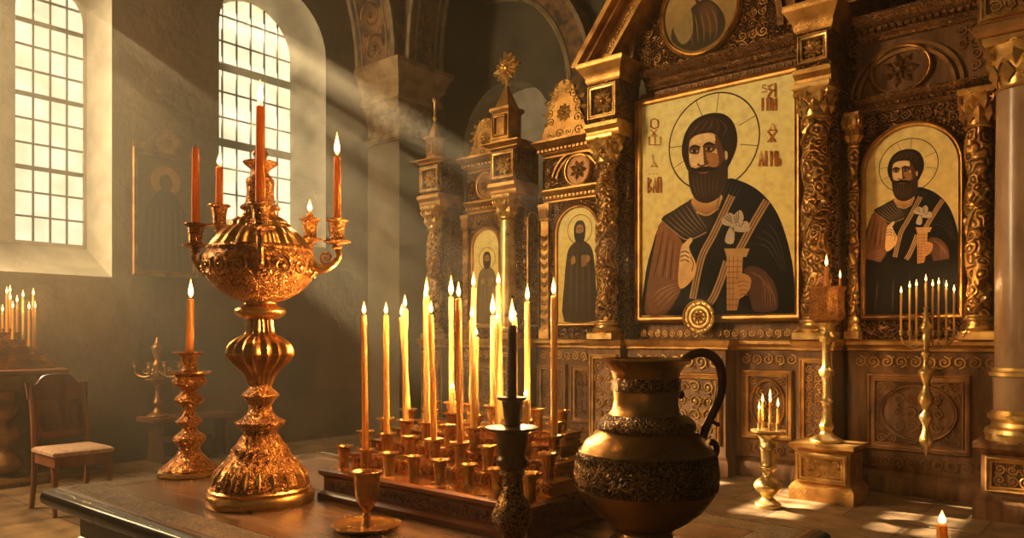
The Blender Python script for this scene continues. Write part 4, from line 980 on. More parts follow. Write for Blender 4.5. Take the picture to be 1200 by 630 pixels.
# short stubs still burning low
for xb, yt, row in ((522,457,3), (548,447,4), (616,466,2)):
    best = min((c for c in range(len(cups)) if cups[c][0] == row and c not in used), key=lambda c: abs(proj(cups[c][1:])[0]-xb))
    used.add(best); i, u, v, zz = cups[best]; px, py, d = proj((u, v, zz)); placed.append((px, u, v, zz, HC+(HOR-yt)/FOC*d-zz, 0, .026, row))
placed.sort()
ti = si = 0
for px, u, v, zz, h, lx, fh, row in placed:
    if h > .12:
        lab = 'lit amber taper in the votive tray, %s tall candle counted from the big candelabrum' % ORD[ti]; ti += 1
    else:
        lab = 'short candle stub burning low in the votive tray, %s counted from the candelabrum' % ORD[si]; si += 1
    candle(u, v, zz, h, .0102, lab, 'wax' if row < 2 else 'wax_pale', True, (lx*CY, lx*SY), 'candles burning in the votive tray', 4.6, flh=fh)

# ------------------------------------------------------------------ turned brass
def turned(root, name, mat, prof, seg=36, c=(0,0,0), flute=0, depth=.05, n=4, smooth=True, rot=0):
    P = catmull([(a, b, 0) for a, b in prof], n) if smooth else [Vector((a, b, 0)) for a, b in prof]
    mb = MB(); mb.lathe([(max(p.x, .001), p.y) for p in P], seg, c, (lambda th, z: 1+depth*math.cos(flute*th)) if flute else None, rot=rot); return mb.build(name, mat, root)
def px_prof(L, d, y0, z0):
    """profile given in photo pixels at distance d -> metres, z measured from z0 at pixel row y0"""
    return [(hw*d/FOC, (y0-yy)*d/FOC) for yy, hw in L]
# big five-armed candelabrum
D = 2.32; b0 = on_z(305, HOR+.5*FOC/D, TZ); cx, cy = b0.x, b0.y
r = thing('candelabrum', 'large ornate brass five-armed candelabrum with fluted stem and lidded bowl', 'candelabrum', (cx, cy, TZ+.001))
K = D/FOC; Z = lambda yy: HC+(HOR-yy)*K
zb = TZ+.001
mb = MB(); mb.lathe([(.158,0),(.161,.008),(.161,.026),(.156,.034),(.15,.036),(.152,.044),(.145,.05)], 16, (cx,cy,zb), lambda th, z: 1+.035*math.cos(8*th), rot=.2); mb.build('foot', 'brass_fine', r)
turned(r, 'domed_base', 'brass', [(.143,.0505+zb),(.142,.062+zb),(.134,.085+zb),(.115,.115+zb),(.094,.135+zb),(.084,.15+zb),(.08,.165+zb),(.066,.18+zb),(.058,.195+zb),(.05,.2049+zb)], 48, (cx,cy,0), 24, .025)
mb = MB()
def dome(x, y, d): # carving wrapped on the domed base
    t = y; R = .146*(1-t)+.09*t+d; a = x; return Vector((cx+R*math.cos(a), cy+R*math.sin(a), zb+.06+.082*t))
for k in range(22):
    a = 2*PI*k/22
    leaf(mb, lambda x, y, d, a=a: dome(a+x/.12, y/.09, d), 0, .0, PI/2, .075, .001, .2); spiral(mb, lambda x, y, d, a=a: dome(a+x/.12, y/.09, d), .017, .07, .012, 1, 0, 1.3, .16, 12, 4)
mb.build('leaf_border', 'brass_fine', r)
zs = zb+.205
turned(r, 'stem', 'brass', [(.045,zs),(.052,zs+.012),(.07,zs+.03),(.072,zs+.04),(.05,zs+.052),(.035,zs+.07),(.034,zs+.09),(.05,zs+.112),(.055,zs+.118),(.05,zs+.126),(.034,zs+.14),(.034,zs+.15)], 36, (cx,cy,0), 12, .02)
zk = zs+.1505
turned(r, 'fluted_bulb', 'brass_fine', [(.034,zk),(.045,zk+.03),(.075,zk+.062),(.092,zk+.085),(.094,zk+.1),(.084,zk+.125),(.06,zk+.145),(.042,zk+.155),(.038,zk+.175),(.036,zk+.195)], 108, (cx,cy,0), 18, .06)
zn = zk+.1955
turned(r, 'neck', 'brass_fine', [(.036,zn),(.06,zn+.008),(.074,zn+.022),(.07,zn+.036),(.05,zn+.046),(.048,zn+.054)], 36, (cx,cy,0))
zw = zn+.0545
BW = [(.05,zw),(.085,zw+.014),(.125,zw+.04),(.152,zw+.075),(.163,zw+.11),(.162,zw+.135),(.152,zw+.15),(.156,zw+.158),(.15,zw+.166)]
turned(r, 'bowl', 'brass', BW, 64, (cx,cy,0), 32, .008)
zd = zw+.1665
turned(r, 'bowl_lid', 'brass_fine', [(.148,zd),(.14,zd+.01),(.125,zd+.03),(.105,zd+.05),(.09,zd+.062),(.086,zd+.072),(.07,zd+.086),(.05,zd+.098),(.046,zd+.11)], 96, (cx,cy,0), 20, .03)
zt = zd+.1105
turned(r, 'lid_spire', 'brass', [(.045,zt),(.058,zt+.006),(.056,zt+.014),(.044,zt+.024),(.04,zt+.06),(.042,zt+.09),(.036,zt+.1),(.026,zt+.112),(.028,zt+.125),(.046,zt+.14),(.05,zt+.148),(.03,zt+.152),(.018,zt+.16),(.024,zt+.175),(.014,zt+.19),(.002,zt+.2)], 32, (cx,cy,0))
mb = MB()
def bowlf(x, y, d):
    R = .157+d+.008*math.sin(PI*min(1, max(0, y/.07))); a = x/.16; return Vector((cx+R*math.cos(a), cy+R*math.sin(a), zw+.068+y))
rinceau(mb, bowlf, 2*PI*.16, .068, .06, th=.1); mb.build('bowl_carving', 'brass_fine', r)
ARMS = [(229, .05, 262, 172, 0, 'unlit orange candle'), (257, .15, 240, 195, 1, 'short lit orange candle'), (305, -.2, 238, 124, 1, 'tall lit orange candle'), (363, .16, 256, 249, 1, 'candle stub'), (395, 0, 257, 183, 1, 'lit orange candle')]
for ai, (xp, af, yc, yt, lit, what) in enumerate(ARMS):
    ar = (xp-600)/FOC*(D+af)+295/FOC*D
    ux, uy = cx+ar*CY+af*FX, cy+ar*SY+af*FY; d = -SY*ux+CY*uy; zc = HC+(HOR-yc)*d/FOC; rho = math.hypot(ar, af); dx, dy = (ux-cx)/rho, (uy-cy)/rho
    P = [(.152,zw+.125),(.17,zw+.105),(.195,zw+.1),(rho-.012,zw+.115),(rho+.006,zw+.14),(rho,zc-.085)]
    pts = catmull([(cx+dx*a, cy+dy*a, b) for a, b in P], 5); m_ = len(pts)
    mb = MB(); mb.tube(pts, [.0125-.004*i/m_ for i in range(m_)], 10)
    fn = lambda x, y, dd: Vector((cx+dx*(rho-.03+x)-dy*dd, cy+dy*(rho-.03+x)+dx*dd, zw+.135+y)); spiral(mb, fn, 0, 0, .022, -1, -PI/2, 1.4, .2, 16, 6)
    leaf(mb, lambda x, y, dd: fn(x, y, dd), -.0, -.02, -2.4, .05, 0, .3); arm = mb.build('arm', 'brass_fine', r)
    mb = MB(); cup(mb, ux, uy, zc-.062, .026, .062, 1.32, .0155, 24)
    mb.lathe([(.008,-.026),(.016,-.02),(.012,-.012),(.024,-.008),(.04,-.004),(.041,0),(.022,.003),(.018,.0035)], 24, (ux,uy,zc-.0655)); mb.build('arm_cup', 'brass', arm, at=arm['_w'])
    h = HC+(HOR-yt)*d/FOC-(zc-.062+.42*.062+.001); lx = 0
    where = {0: 'on the outer arm toward the wall painting', 1: 'on the arm behind the unlit candle', 2: 'on the middle arm, before the lid spire', 3: 'on the far arm behind the bowl', 4: 'on the arm nearest the votive tray'}[ai]
    candle(ux, uy, zc-.062+.42*.062+.0012, h, .0125 if yt != 124 else .014, '%s %s of the big candelabrum' % (what, where), 'wax_red', bool(lit), (lx*CY, lx*SY), 'candles of the big candelabrum', 0 if not lit else 1.3, flh=(.07 if yt in (124, 183) else .04))
# small candlestick
d = on_z(222, 556, TZ); D2 = -SY*d.x+CY*d.y; cx, cy = d.x, d.y; zb = TZ+.001; k = D2/FOC
r = thing('candlestick', 'squat brass candlestick with one lit candle near the table corner', 'candlestick', (cx, cy, zb))
mb = MB(); mb.lathe([(.112,0),(.115,.005),(.112,.018),(.1,.022)], 8, (cx,cy,zb), rot=PI/8+.3); mb.build('foot', 'brass_fine', r)
turned(r, 'domed_base', 'brass', [(.098,zb+.0225),(.088,zb+.035),(.064,zb+.055),(.045,zb+.075),(.038,zb+.089)], 36, (cx,cy,0), 16, .03)
turned(r, 'stem', 'brass', [(.034,zb+.0895),(.036,zb+.1),(.05,zb+.118),(.056,zb+.13),(.05,zb+.143),(.03,zb+.158),(.024,zb+.17),(.04,zb+.186),(.046,zb+.194),(.036,zb+.204),(.022,zb+.22),(.022,zb+.24),(.04,zb+.258),(.05,zb+.27),(.046,zb+.282),(.03,zb+.298),(.03,zb+.31),(.052,zb+.325),(.058,zb+.34),(.05,zb+.358)], 32, (cx,cy,0), 10, .025)
mb = MB(); mb.lathe([(.04,.3585),(.07,.366),(.076,.37),(.076,.375),(.05,.377),(.03,.3775)], 32, (cx,cy,zb)); mb.build('drip_plate', 'brass_fine', r)
mb = MB(); cup(mb, cx, cy, zb+.378, .034, .068, 1.65, .0165, 28); mb.build('socket', 'brass', r)
candle(cx, cy, zb+.378+.42*.068+.001, HC+(HOR-350)*k-(zb+.378+.42*.068), .0148, 'lit yellow candle on the squat brass candlestick near the table corner', 'wax', True, (.004, .003), None, 1.3, flh=.07)
# dark candlestick before the tray
D3 = 1.72; cx, cy = D3*FX, D3*FY; zb = TZ+.001; k = D3/FOC; Zd = lambda yy: HC+(HOR-yy)*k
r = thing('candlestick', 'dark backlit brass candlestick holding a candle with painted shade before the votive tray', 'candlestick', (cx, cy, zb))
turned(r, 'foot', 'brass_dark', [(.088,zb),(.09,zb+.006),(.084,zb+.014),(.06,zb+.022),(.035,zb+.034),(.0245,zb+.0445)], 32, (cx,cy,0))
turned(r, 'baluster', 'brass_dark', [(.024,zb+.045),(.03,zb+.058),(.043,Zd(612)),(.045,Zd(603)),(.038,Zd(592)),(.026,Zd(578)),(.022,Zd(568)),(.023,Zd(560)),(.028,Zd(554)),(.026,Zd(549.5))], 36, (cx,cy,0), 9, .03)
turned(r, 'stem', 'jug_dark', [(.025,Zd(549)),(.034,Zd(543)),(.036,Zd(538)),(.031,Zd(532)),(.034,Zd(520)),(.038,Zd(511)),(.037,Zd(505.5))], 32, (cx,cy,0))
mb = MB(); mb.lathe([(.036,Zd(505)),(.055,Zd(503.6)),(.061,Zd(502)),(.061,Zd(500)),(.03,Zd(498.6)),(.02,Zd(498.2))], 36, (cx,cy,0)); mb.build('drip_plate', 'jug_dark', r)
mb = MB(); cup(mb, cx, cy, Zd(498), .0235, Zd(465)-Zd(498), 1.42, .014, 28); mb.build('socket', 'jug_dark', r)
zz = Zd(498)+.42*(Zd(465)-Zd(498))+.001
candle(cx, cy, zz, Zd(380)-zz, .0112, 'backlit candle, shade put into its colour, with orange flame in the dark candlestick', 'wax_shaded', True, (0,0), None, .5, flh=.055)
# goblet-shaped holder on a saucer
d = on_z(430, 619, TZ); cx, cy = d.x, d.y; zb = TZ+.001
r = thing('candle_holder', 'small empty brass cup holder on a round saucer at the table front', 'candle holder', (cx, cy, zb))
mb = MB(); mb.lathe([(.06,0),(.075,.002),(.088,.008),(.09,.013),(.087,.0135),(.074,.008),(.03,.0065),(0,.0065)], 40, (cx,cy,zb)); mb.build('saucer', 'brass_fine', r)
turned(r, 'stem', 'brass_fine', [(.016,zb+.007),(.014,zb+.014),(.01,zb+.024),(.012,zb+.034),(.009,zb+.042),(.012,zb+.05),(.02,zb+.0595)], 24, (cx,cy,0))
mb = MB(); mb.lathe([(.018,.06),(.024,.068),(.032,.09),(.034,.118),(.034,.135),(.04,.145),(.041,.149),(.037,.15),(.029,.143),(.029,.09),(.02,.08),(0,.08)], 32, (cx,cy,zb)); mb.build('cup', 'brass_fine', r)

# ------------------------------------------------------------------ jug
D4 = 1.825; d = on_z(757, HOR+.5*FOC/D4, TZ); cx, cy = d.x, d.y; zb = TZ+.001; k = D4/FOC; H0 = HOR+.5*FOC/D4
r = thing('jug', 'big-bellied engraved bronze jug with a tall looped handle on the table', 'jug', (cx, cy, zb))
J = lambda yy: zb+(H0-yy)*k
turned(r, 'foot', 'jug', [(.085,zb),(.09,zb+.006),(.086,zb+.016),(.068,zb+.026),(.062,zb+.036),(.068,zb+.0455)], 48, (cx,cy,0))
turned(r, 'lower_body', 'jug', [(.066,zb+.046),(.09,zb+.058),(.115,zb+.076),(.14,zb+.1),(.157,zb+.125),(.163,zb+.1385)], 56, (cx,cy,0))
turned(r, 'engraved_band', 'jug_carved', [(.164,zb+.139),(.17,zb+.16),(.171,zb+.185),(.166,zb+.21),(.158,zb+.2275)], 64, (cx,cy,0))
mb = MB()
def jugf(x, y, d):
    t = y/.085; R = .1665+.0055*math.sin(PI*t)-.004*t+d*.6; a = x/.17; return Vector((cx+R*math.cos(a), cy+R*math.sin(a), zb+.141+y))
carve(mb, jugf, 2*PI*.17, .084, .03, 3, th=.12); mb.build('scroll_relief', 'jug_carved', r)
mb = MB(); mb.tube([(cx+.159*math.cos(a), cy+.159*math.sin(a), zb+.2285) for a in [2*PI*i/56 for i in range(56)]], .003, 6, True); mb.build('ridge', 'jug', r)
turned(r, 'shoulder', 'jug', [(.157,zb+.229),(.145,zb+.25),(.125,zb+.27),(.115,zb+.278)], 56, (cx,cy,0))
turned(r, 'neck_collar', 'jug_carved', [(.113,zb+.2785),(.118,zb+.284),(.114,zb+.3),(.1,zb+.31),(.09,zb+.3155)], 48, (cx,cy,0))
turned(r, 'neck', 'jug', [(.088,zb+.316),(.08,zb+.33),(.077,zb+.35),(.078,zb+.3695)], 48, (cx,cy,0))
turned(r, 'neck_band', 'jug_carved', [(.079,zb+.37),(.083,zb+.374),(.083,zb+.398),(.08,zb+.4015)], 48, (cx,cy,0))
mb = MB(); mb.lathe([(.079,.402),(.082,.415),(.09,.43),(.103,.441),(.107,.444),(.107,.448),(.102,.449),(.086,.434),(.076,.42),(.072,.4),(.07,.3),(0,.3)], 48, (cx,cy,zb)); mb.build('mouth', 'jug', r)
# handle traced in the picture plane through the jug's axis
def hp(x, y): q = (x-757)*k; return (cx+q*CY, cy+q*SY, HC+(HOR-y)*k)
pts = catmull([hp(*p) for p in ((793,462),(789,452),(791,438),(799,425),(810,416),(822,413),(833,416),(842,425),(846,440),(845,458),(839,476),(831,492),(825,508),(824,520),(828,530),(836,534),(840,528),(838,520),(832,517))], 4); m_ = len(pts)
mb = MB(); mb.tube(pts, [.0075+.004*math.sin(PI*min(1, i/m_*1.2)) for i in range(m_)], 12)
mb.tube([hp(788,462), hp(797,461)], [.011,.008], 10); mb.ball(hp(797,462), .011); mb.tube([hp(833,492), hp(840,497)], [.006,.004], 8); mb.ball(hp(841,497), .006)
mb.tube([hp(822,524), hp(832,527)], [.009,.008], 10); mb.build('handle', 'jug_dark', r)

# ------------------------------------------------------------------ stands near the screen
# low candle stand on the floor
d = on_z(900, 594, 0); cx, cy = d.x, d.y; D5 = -SY*cx+CY*cy; k = D5/FOC
r = thing('candle_stand', 'short gilt floor stand with a cluster of lit candles before the large icon', 'candle stand', (cx, cy, .001))
zz = lambda yy: HC+(HOR-yy)*k
turned(r, 'stem', 'brass_pale', [(.1,.001),(.1,.03),(.06,.06),(.05,.09),(.09,.13),(.11,.17),(.09,.21),(.045,.25),(.05,.29),(.07,.32),(.055,.35),(.06,.45),(.07,.48),(.06,.52),(.075,.56),(.1,.585)], 30, (cx,cy,0))
mb = MB(); mb.lathe([(.08,.586),(.13,.6),(.135,.615),(.1,.618),(.0,.618)], 30, (cx,cy,0)); mb.build('drip_tray', 'brass_pale', r)
for j, (dx, dy, yt) in enumerate(((-.07,0,478),(.0,-.05,468),(.03,.04,464),(.075,-.01,474),(-.02,.07,470))):
    h = zz(yt)-.66; x, y = cx+dx*CY+dy*FX, cy+dx*SY+dy*FY
    mb = MB(); cup(mb, x, y, .6185, .018, .05, 1.3, .0125, 16); mb.build('candle_cup', 'brass_pale', r)
    candle(x, y, .6185+.021+.001, max(.1, h), .011, 'lit candle on the short floor stand, %s counted from the jug' % ORD[[0,2,3,4,1][j]], 'wax_pale', True, (0,0), 'candles on the short floor stand', 4.5, flh=.075)
# pedestal with tall candlestick before the pier
r = thing('pedestal', 'square gilt pedestal with carved front panel under the tall candlestick', 'pedestal', (-2.09, 6.66, 0))
mb = MB(); mb.stack(-2.3, -1.86, 6.44, 6.79, [(.04,.001),(.04,.1),(.02,.13),(0,.15),(0,.4),(.02,.42),(.04,.44),(.04,.47)]); mb.build('block', 'gilt', r)
mb = MB(); frame_rect(mb, VF(6.438), -2.28, -1.88, .155, .395, .045, FR); carve(mb, shift(VF(6.428), -2.23, .205), .3, .14, .07, 4); mb.build('carved_panel', 'gilt_bright', r)
cx, cy = -2.10, 6.62; zb = .4712
r = thing('candlestick', 'tall gilt altar candlestick standing on the square pedestal by the pier', 'candlestick', (cx, cy, zb))
turned(r, 'stem', 'brass_pale', [(.13,zb),(.13,zb+.02),(.08,zb+.05),(.045,zb+.09),(.06,zb+.13),(.045,zb+.17),(.035,zb+.3),(.055,zb+.34),(.035,zb+.38),(.032,zb+.52),(.055,zb+.56),(.06,zb+.6),(.035,zb+.64),(.035,zb+.8),(.055,zb+.84),(.07,zb+.88),(.05,zb+.92),(.06,zb+.96),(.1,zb+1.0)], 28, (cx,cy,0), 8, .03)
mb = MB(); mb.lathe([(.09,zb+1.001),(.135,zb+1.03),(.15,zb+1.07),(.14,zb+1.1),(.14,zb+1.26),(.155,zb+1.28),(.155,zb+1.3),(.12,zb+1.3),(.0,zb+1.29)], 30, (cx,cy,0), lambda th, z: 1+.03*math.cos(10*th)); mb.build('bowl', 'brass', r)
for j, (dr, yt, rad) in enumerate(((0.0, 312, .021), (.115, 326, .014))):
    x, y = cx+dr*CY, cy+dr*SY; dd = -SY*x+CY*y; zt = HC+(HOR-yt)/FOC*dd
    candle(x, y, zb+1.302, zt-zb-1.302, rad, ('thick lit candle in the bowl of the tall pedestal candlestick', 'slim lit candle beside the thick one in the tall pedestal candlestick')[j], 'wax', True, (0,0), None, 8.0 if j == 0 else 3, flh=.1 if j == 0 else .07)
# wall sconce with eight candles before the arched icon
cx, cy = on_v(1085, 400, 6.86).x, 6.86; D6 = -SY*cx+CY*cy; k = D6/FOC; S = lambda yy: HC+(HOR-yy)*k
r = thing('wall_sconce', 'branched gilt sconce with pendant stem and eight candles before the arched icon', 'sconce', (cx, cy, S(530)))
turned(r, 'pendant_stem', 'brass_pale', [(.004,S(534)),(.03,S(526)),(.05,S(516)),(.03,S(506)),(.024,S(498)),(.05,S(488)),(.02,S(480)),(.05,S(472)),(.06,S(466)),(.035,S(458)),(.022,S(450)),(.045,S(442)),(.06,S(436)),(.03,S(430)),(.02,S(420)),(.04,S(414)),(.02,S(408)),(.035,S(398)),(.03,S(390)),(.05,S(384)),(.022,S(376)),(.028,S(368)),(.03,S(366))], 24, (cx,cy,0))
mb = MB(); mb.tube(catmull([(cx, cy+.02, S(440)), (cx, cy+.14, S(452)), (cx, cy+.24, S(438)), (cx, 7.185, S(434))], 5), .014, 8); mb.lathe([(.05,0),(.06,.006),(.03,.014)], 20, (cx,7.185,S(434)))
mb.build('bracket', 'brass_pale', r)
mb = MB()
CS = [-.195, -.135, -.09, -.045, .0, .055, .1, .15, .2]
CX = [1056, 1066, 1074, 0, 1084, 1093, 1100, 1109, 1118]; CT = [344, 338, 336, 0, 330, 336, 334, 337, 342]
sc_c = [(x, t) for x, t in zip(CX, CT) if x]
base = []
for x, t in sc_c:
    q = (x-1085)*k; X = cx+q*CY; Y = cy+q*SY
    if x == 1084: X, Y = cx, cy
    zc = S(366) if x == 1084 else S(393)+.0
    base.append((X, Y, zc, t, x))
for s in (-1, 1):
    e = base[0] if s < 0 else base[-1]
    mb.tube(catmull([(cx, cy, S(402)), (cx+(e[0]-cx)*.4, cy+(e[1]-cy)*.4, S(408)), (cx+(e[0]-cx)*.85, cy+(e[1]-cy)*.85, S(402)), (e[0], e[1], S(394.5))], 5), .009, 8)
    f = lambda x, y, d: Vector((cx+s*x*CY-d*SY*-1, cy+s*x*SY-d*CY, S(404)+y)); spiral(mb, f, .09, .0, .028, s, 0)
for b in base:
    if b[4] not in (1084, base[0][4], base[-1][4]): mb.tube([(b[0], b[1], S(406)), (b[0], b[1], S(393.5))], .006, 6)
br = mb.build('branches', 'brass_pale', r)
for j, (X, Y, zc, t, x) in enumerate(base):
    mb = MB(); cup(mb, X, Y, zc+.0005, .017, .04, 1.4, .0105, 14); mb.build('candle_cup', 'brass_pale', br)
    dd = -SY*X+CY*Y; h = HC+(HOR-t)/FOC*dd-zc-.0185
    candle(X, Y, zc+.0185, h, .0095, 'thin lit candle on the branched sconce, %s counted from the marble column' % ORD[len(base)-1-j], 'wax_pale', True, (0,0), 'candles of the branched sconce', 2.4, flh=.06)
# pillar candle on the floor
d = on_z(1104, 656, 0)
candle(d.x, d.y, .001, .215, .036, 'stout lit pillar candle standing alone on the stone floor', 'wax', True, (0,0), None, 3.0, 'pillar_candle', flh=.085)

# ------------------------------------------------------------------ along the window wall
# pedestal table with candle rack
r = thing('side_table', 'dark pedestal table carrying the stepped candle rack under the window', 'table', (-8.1, 2.36, 0))
mb = MB(); mb.stack(-8.46, -7.76, 1.9, 2.8, [(-.03,1.0),(-.005,1.015),(0,1.03),(0,1.05),(-.02,1.064)]); mb.build('tabletop', 'chair_wood', r)
mb = MB(); mb.stack(-8.4, -7.82, 1.96, 2.74, [(0,.86),(.01,.87),(0,.88),(0,.9995)]); mb.build('apron', 'walnut', r)
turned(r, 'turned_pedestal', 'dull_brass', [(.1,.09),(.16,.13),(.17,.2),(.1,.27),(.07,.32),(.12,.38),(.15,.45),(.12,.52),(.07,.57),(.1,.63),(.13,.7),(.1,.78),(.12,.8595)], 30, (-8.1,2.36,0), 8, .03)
mb = MB(); mb.stack(-8.4, -7.82, 2.06, 2.66, [(.0,.001),(.0,.04),(-.03,.06),(-.12,.07),(-.15,.0895)]); mb.build('foot', 'walnut', r)
r = thing('candle_rack', 'stepped brass candle rack glowing on the pedestal table under the window', 'candle holder', (-8.1, 2.33, 1.065))
rk = []
for i in range(5):
    x0, x1, y0, y1 = -8.38+.04*i, -7.82-.035*i, 1.96+.06*i, 2.7-.062*i; z0 = 1.065+.066*i
    mb = MB(); mb.stack(x0, x1, y0, y1, [(0,z0),(.006,z0+.006),(0,z0+.014),(0,z0+.05),(.008,z0+.056),(.008,z0+.0655)])
    rinceau(mb, lambda x, y, d: Vector((x1+d, y0+x, z0+.012+y)), y1-y0, .04, .05); rinceau(mb, lambda x, y, d: Vector((x0+x, y0-d, z0+.012+y)), x1-x0, .04, .05); rk.append(mb.build('tier', 'brass_fine', r))
RC = [(-8.0,2.42,4,2,346),(-7.98,2.5,3,1,350),(-8.05,2.46,4,1,352),(-7.9,2.55,2,0,349),(-8.1,2.40,4,0,343),(-8.1,2.5,3,0,362),(-7.88,2.62,1,0,366),(-7.95,2.6,2,0,372),(-7.96,2.38,3,0,347),(-8.2,2.44,4,0,355)]
RX = [(8,345,3),(17,343,4),(15,362,2),(20,355,3),(27,349,2),(34,363,1),(39,347,1),(41,362,1),(3,366,4),(12,352,4)]
pts = []
for j, (px, yt, t) in enumerate(RX):
    ty = 1.065+.066*(t+1)
    u = -7.83-.035*t-.035-(.09 if j % 3 == 1 else 0)
    q = on_u(px, 400, u); vv = q.y
    lim = 2.7-.062*t-.03; vv = min(vv, lim); pts.append((u, vv, ty, yt, t))
pts.sort(key=lambda q: -q[1])
for j, (u, vv, ty, yt, t) in enumerate(pts):
    dd = -SY*u+CY*vv; h = HC+(HOR-yt)/FOC*dd-ty-.012
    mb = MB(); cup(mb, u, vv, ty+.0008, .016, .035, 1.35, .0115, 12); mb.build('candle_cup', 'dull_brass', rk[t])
    candle(u, vv, ty+.0168, max(.08, h), .0105, 'lit candle on the stepped rack under the window, %s counted from the chair' % ORD[j], 'wax_pale', True, (0,0), 'candles on the stepped rack', 4 if j % 2 == 0 else 0, flh=.07)
# chair
ch = thing('chair', 'old wooden chair with arched back and tan padded seat by the wall', 'chair', (-6.5, 2.37, 0))
cu0, cu1, cv0, cv1 = -6.72, -6.28, 2.15, 2.59
mb = MB(); mb.stack(cu0+.02, cu1+.02, cv0, cv1, [(-.01,.4505),(.0,.46),(.0,.48),(-.02,.495),(-.06,.502)]); mb.build('seat', 'cushion', ch)
mb = MB(); mb.stack(cu0+.03, cu1, cv0+.02, cv1-.02, [(0,.37),(0,.45)]); mb.build('seat_rail', 'chair_wood', ch)
for y in (cv0+.025, cv1-.025):
    mb = MB(); mb.tube(catmull([(cu1-.02,y,.37),(cu1-.01,y,.3),(cu1-.02,y,.15),(cu1-.01,y,.001)], 4), [.032,.03,.028,.026,.025,.024,.023,.022,.021,.02,.019,.018,.018], 8); mb.build('leg', 'chair_wood', ch)
    mb = MB(); mb.tube(catmull([(cu0-.06,y,.001),(cu0-.01,y,.2),(cu0,y,.45),(cu0-.03,y,.75),(cu0-.09,y,.98)], 4), .021, 8); mb.build('leg', 'chair_wood', ch)
def cb(x, y, d): return Vector((cu0-.035-(y-.72)*.2+d, x, y))
vm = (cv0+cv1)/2; W = (cv1-cv0)/2
top = [(p.x, p.y) for p in catmull([(cv1+.01,.99),(cv1-.06,.975),(vm+.1,1.04),(vm,1.055),(vm-.1,1.04),(cv0+.06,.975),(cv0-.01,.99)], 4)]
mb = MB(); mb.prism(top+[(cv0,.86),(vm,.84),(cv1,.86)], cb, -.014, .014); mb.build('top_rail', 'chair_wood', ch)
mb = MB(); mb.prism([(cv0+.05,.6),(cv1-.05,.6),(cv1-.05,.85),(vm,.838),(cv0+.05,.85)], cb, -.008, .008); mb.build('back_panel', 'walnut', ch)
mb = MB(); mb.prism([(cv0+.03,.55),(cv1-.03,.55),(cv1-.03,.6),(cv0+.03,.6)], cb, -.012, .012); mb.build('lower_rail', 'chair_wood', ch)
# bench with unlit candelabrum
r = thing('bench', 'low plain wooden bench against the wall behind the squat candlestick', 'bench', (-8.25, 4.2, 0))
mb = MB(); mb.stack(-8.45, -8.05, 3.72, 4.72, [(-.005,.44),(0,.445),(0,.485),(-.01,.49)]); mb.build('seat', 'chair_wood', r)
for y in (3.84, 4.6):
    mb = MB(); mb.prism([(-8.42,.001),(-8.08,.001),(-8.1,.1),(-8.14,.2),(-8.1,.4395),(-8.4,.4395),(-8.36,.2),(-8.4,.1)], lambda x, z_, d, y=y: Vector((x, y+d, z_)), -.02, .02); mb.build('leg', 'walnut', r)
mb = MB(); mb.box(-8.27, -8.23, 3.861, 4.579, .2, .26, .005); mb.build('stretcher', 'walnut', r)
cx, cy = -8.25, 3.86; zb = .4912
r = thing('candelabrum', 'dim unlit branched candelabrum standing on the low bench against the wall', 'candelabrum', (cx, cy, zb))
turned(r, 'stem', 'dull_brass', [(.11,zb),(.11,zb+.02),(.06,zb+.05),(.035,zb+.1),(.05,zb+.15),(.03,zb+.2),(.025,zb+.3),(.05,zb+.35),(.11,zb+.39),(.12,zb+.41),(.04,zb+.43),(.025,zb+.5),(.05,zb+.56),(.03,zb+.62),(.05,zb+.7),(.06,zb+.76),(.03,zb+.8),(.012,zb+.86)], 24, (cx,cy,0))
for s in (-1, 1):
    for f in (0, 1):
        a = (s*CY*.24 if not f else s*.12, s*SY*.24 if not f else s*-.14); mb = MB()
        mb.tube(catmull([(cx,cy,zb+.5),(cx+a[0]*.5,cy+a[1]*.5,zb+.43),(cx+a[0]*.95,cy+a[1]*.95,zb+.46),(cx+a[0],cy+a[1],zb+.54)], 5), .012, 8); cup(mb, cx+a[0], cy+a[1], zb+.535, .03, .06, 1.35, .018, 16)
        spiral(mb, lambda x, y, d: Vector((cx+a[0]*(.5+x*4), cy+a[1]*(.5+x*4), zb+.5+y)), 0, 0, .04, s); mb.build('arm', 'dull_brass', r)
# framed wall painting with crest
v0, v1 = on_u(155, 300, -8.48).y, on_u(232, 300, -8.48).y; z0, z1 = 2.03, 3.42
r = thing('wall_painting', 'faded wall painting of a haloed figure in a crested frame between the windows', 'painting', (-8.49, (v0+v1)/2, z0))
mb = MB(); frame_rect(mb, UF(-8.492), v0, v1, z0, z1, .06, FR); mb.build('frame', 'brown_gilt', r)
mb = MB(); vm = (v0+v1)/2
mb.prism([(p.x, p.y) for p in catmull([(v0,z1+.001),(v0+.02,z1+.1),(vm-.22,z1+.07),(vm-.12,z1+.2),(vm,z1+.26),(vm+.12,z1+.2),(vm+.22,z1+.07),(v1-.02,z1+.1),(v1,z1+.001)], 4)], UF(-8.49), 0, .025)
for k in range(7): spiral(mb, shift(UF(-8.46), vm+.1*math.cos(PI*k/6), z1+.08+.1*math.sin(PI*k/6)), 0, 0, .03, 1 if k < 3 else -1)
for s in (-1, 1): spiral(mb, shift(UF(-8.46), vm+s*.26, z1+.05), 0, 0, .04, s)
mb.build('crest', 'brown_gilt', r)
p = Paint(UF(-8.489)); p.poly([(v0+.05,z0+.05),(v1-.05,z0+.05),(v1-.05,z1-.05),(v0+.05,z1-.05)], (.10,.065,.035), 1, False, (.16,.1,.05))
p.poly(circ(.17, 30, (vm, z1-.32)), (.42,.22,.06), 1, False)
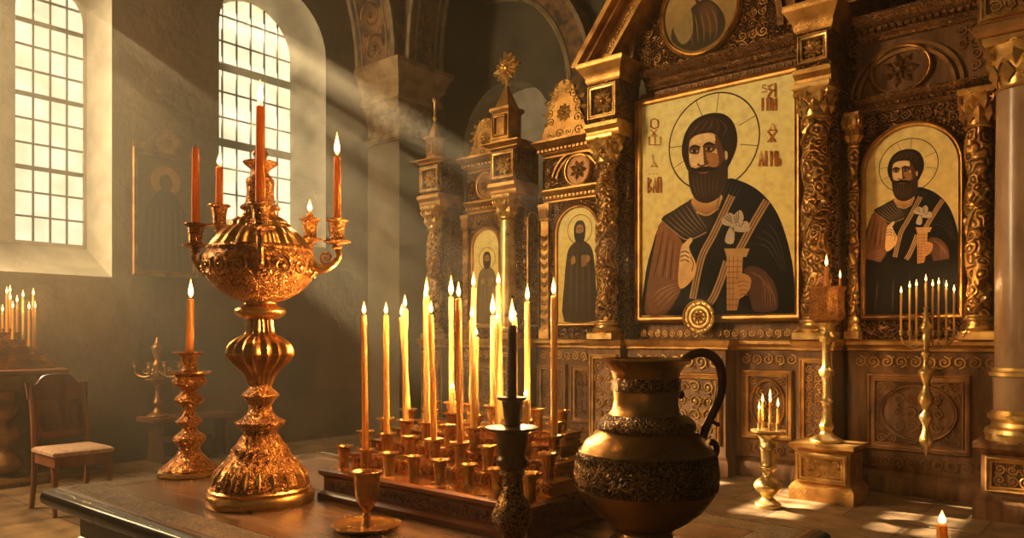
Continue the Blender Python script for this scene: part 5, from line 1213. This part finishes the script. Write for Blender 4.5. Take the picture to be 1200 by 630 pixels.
p.poly([(vm-.26,z0+.06),(vm+.26,z0+.06),(vm+.24,z0+.6),(vm+.2,z1-.6),(vm+.06,z1-.42),(vm-.06,z1-.42),(vm-.2,z1-.6),(vm-.24,z0+.6)], (.055,.04,.028), 3)
p.poly(circ(.075, 20, (vm, z1-.34), 0, 2*PI, .1), (.1,.055,.03), 1, False)
for i in range(6): p.stroke([(vm-.15+.06*i, z1-.65), (vm-.17+.07*i, z0+.7), (vm-.2+.08*i, z0+.1)], .014, (.14,.09,.05), taper=True)
p.build('painted_panel', r)

# ------------------------------------------------------------------ haze
m = bpy.data.materials.new('incense haze'); m.use_nodes = True; nt = m.node_tree; nt.nodes.clear()
vs = N(nt, 'ShaderNodeVolumeScatter'); vs.inputs['Color'].default_value = (1, .86, .6, 1); vs.inputs['Density'].default_value = .034; vs.inputs['Anisotropy'].default_value = .6
tc = N(nt, 'ShaderNodeNewGeometry'); sx = N(nt, 'ShaderNodeSeparateXYZ'); nt.links.new(tc.outputs['Position'], sx.inputs[0])
mr = N(nt, 'ShaderNodeMapRange'); mr.interpolation_type = 'SMOOTHSTEP'
for kk, vv in (('From Min', -8.5), ('From Max', -3.6), ('To Min', .058), ('To Max', .007)): mr.inputs[kk].default_value = vv
nt.links.new(sx.outputs[0], mr.inputs['Value']); nt.links.new(mr.outputs[0], vs.inputs['Density'])
o = N(nt, 'ShaderNodeOutputMaterial'); nt.links.new(vs.outputs[0], o.inputs['Volume'])
mb = MB(); mb.box(-9.9, 4.4, -6.4, 9.4, -.5, 9.5)
hz = mb.build('haze', m, None, 0); tag(hz, 'thin golden incense haze filling the whole church', 'haze', None, 'stuff')

# ------------------------------------------------------------------ light
def light(kind, loc, energy, col, **k):
    l = bpy.data.lights.new('light', kind); l.energy = energy; l.color = col
    for a, v in k.items(): setattr(l, a, v)
    o = bpy.data.objects.new('light', l); o.location = loc; C.objects.link(o); return o
def aim(o, d): o.rotation_euler = Vector(d).to_track_quat('-Z', 'Y').to_euler()
sun = light('SUN', (-14, 3, 10), 130.0, (1, .78, .46), angle=.012); aim(sun, (1, .12, -.62))
# added key lamp for the screen, placed where an unbuilt window would be
k1 = light('AREA', (-8.2, -.2, 4.2), 720, (1, .67, .32), shape='RECTANGLE', size=1.5, size_y=3.2); aim(k1, Vector((-3.6, 7.0, 2.4))-Vector((-8.2, -.2, 4.2)))
for x, y, z, p in LIGHTS:
    light('POINT', (x, y, z), p, (1, .55, .2), shadow_soft_size=.012)
w = bpy.data.worlds.new('World'); SC.world = w; w.use_nodes = True
bg = w.node_tree.nodes['Background']; bg.inputs[0].default_value = (.5, .43, .32, 1); bg.inputs[1].default_value = .05

cam = bpy.data.cameras.new('camera'); cam.sensor_width = 36; cam.lens = 36*FOC/1200; cam.shift_y = 80/1200; cam.clip_start = .05
co = bpy.data.objects.new('camera', cam); C.objects.link(co); co.location = (0, 0, HC); co.rotation_euler = (PI/2, 0, math.radians(40)); SC.camera = co
fix_normals()
for ob in bpy.data.objects:
    for kk in ('_w', '_keep'):
        if kk in ob: del ob[kk]
vs_ = SC.view_settings; vs_.view_transform = 'Standard'; vs_.look = 'None'; vs_.gamma = 1; vs_.use_curve_mapping = False; vs_.exposure = 0.14
SC.cycles.max_bounces = 6; SC.cycles.volume_bounces = 0; SC.cycles.transparent_max_bounces = 8
SC.cycles.sample_clamp_indirect = 4; SC.cycles.caustics_reflective = False; SC.cycles.caustics_refractive = False
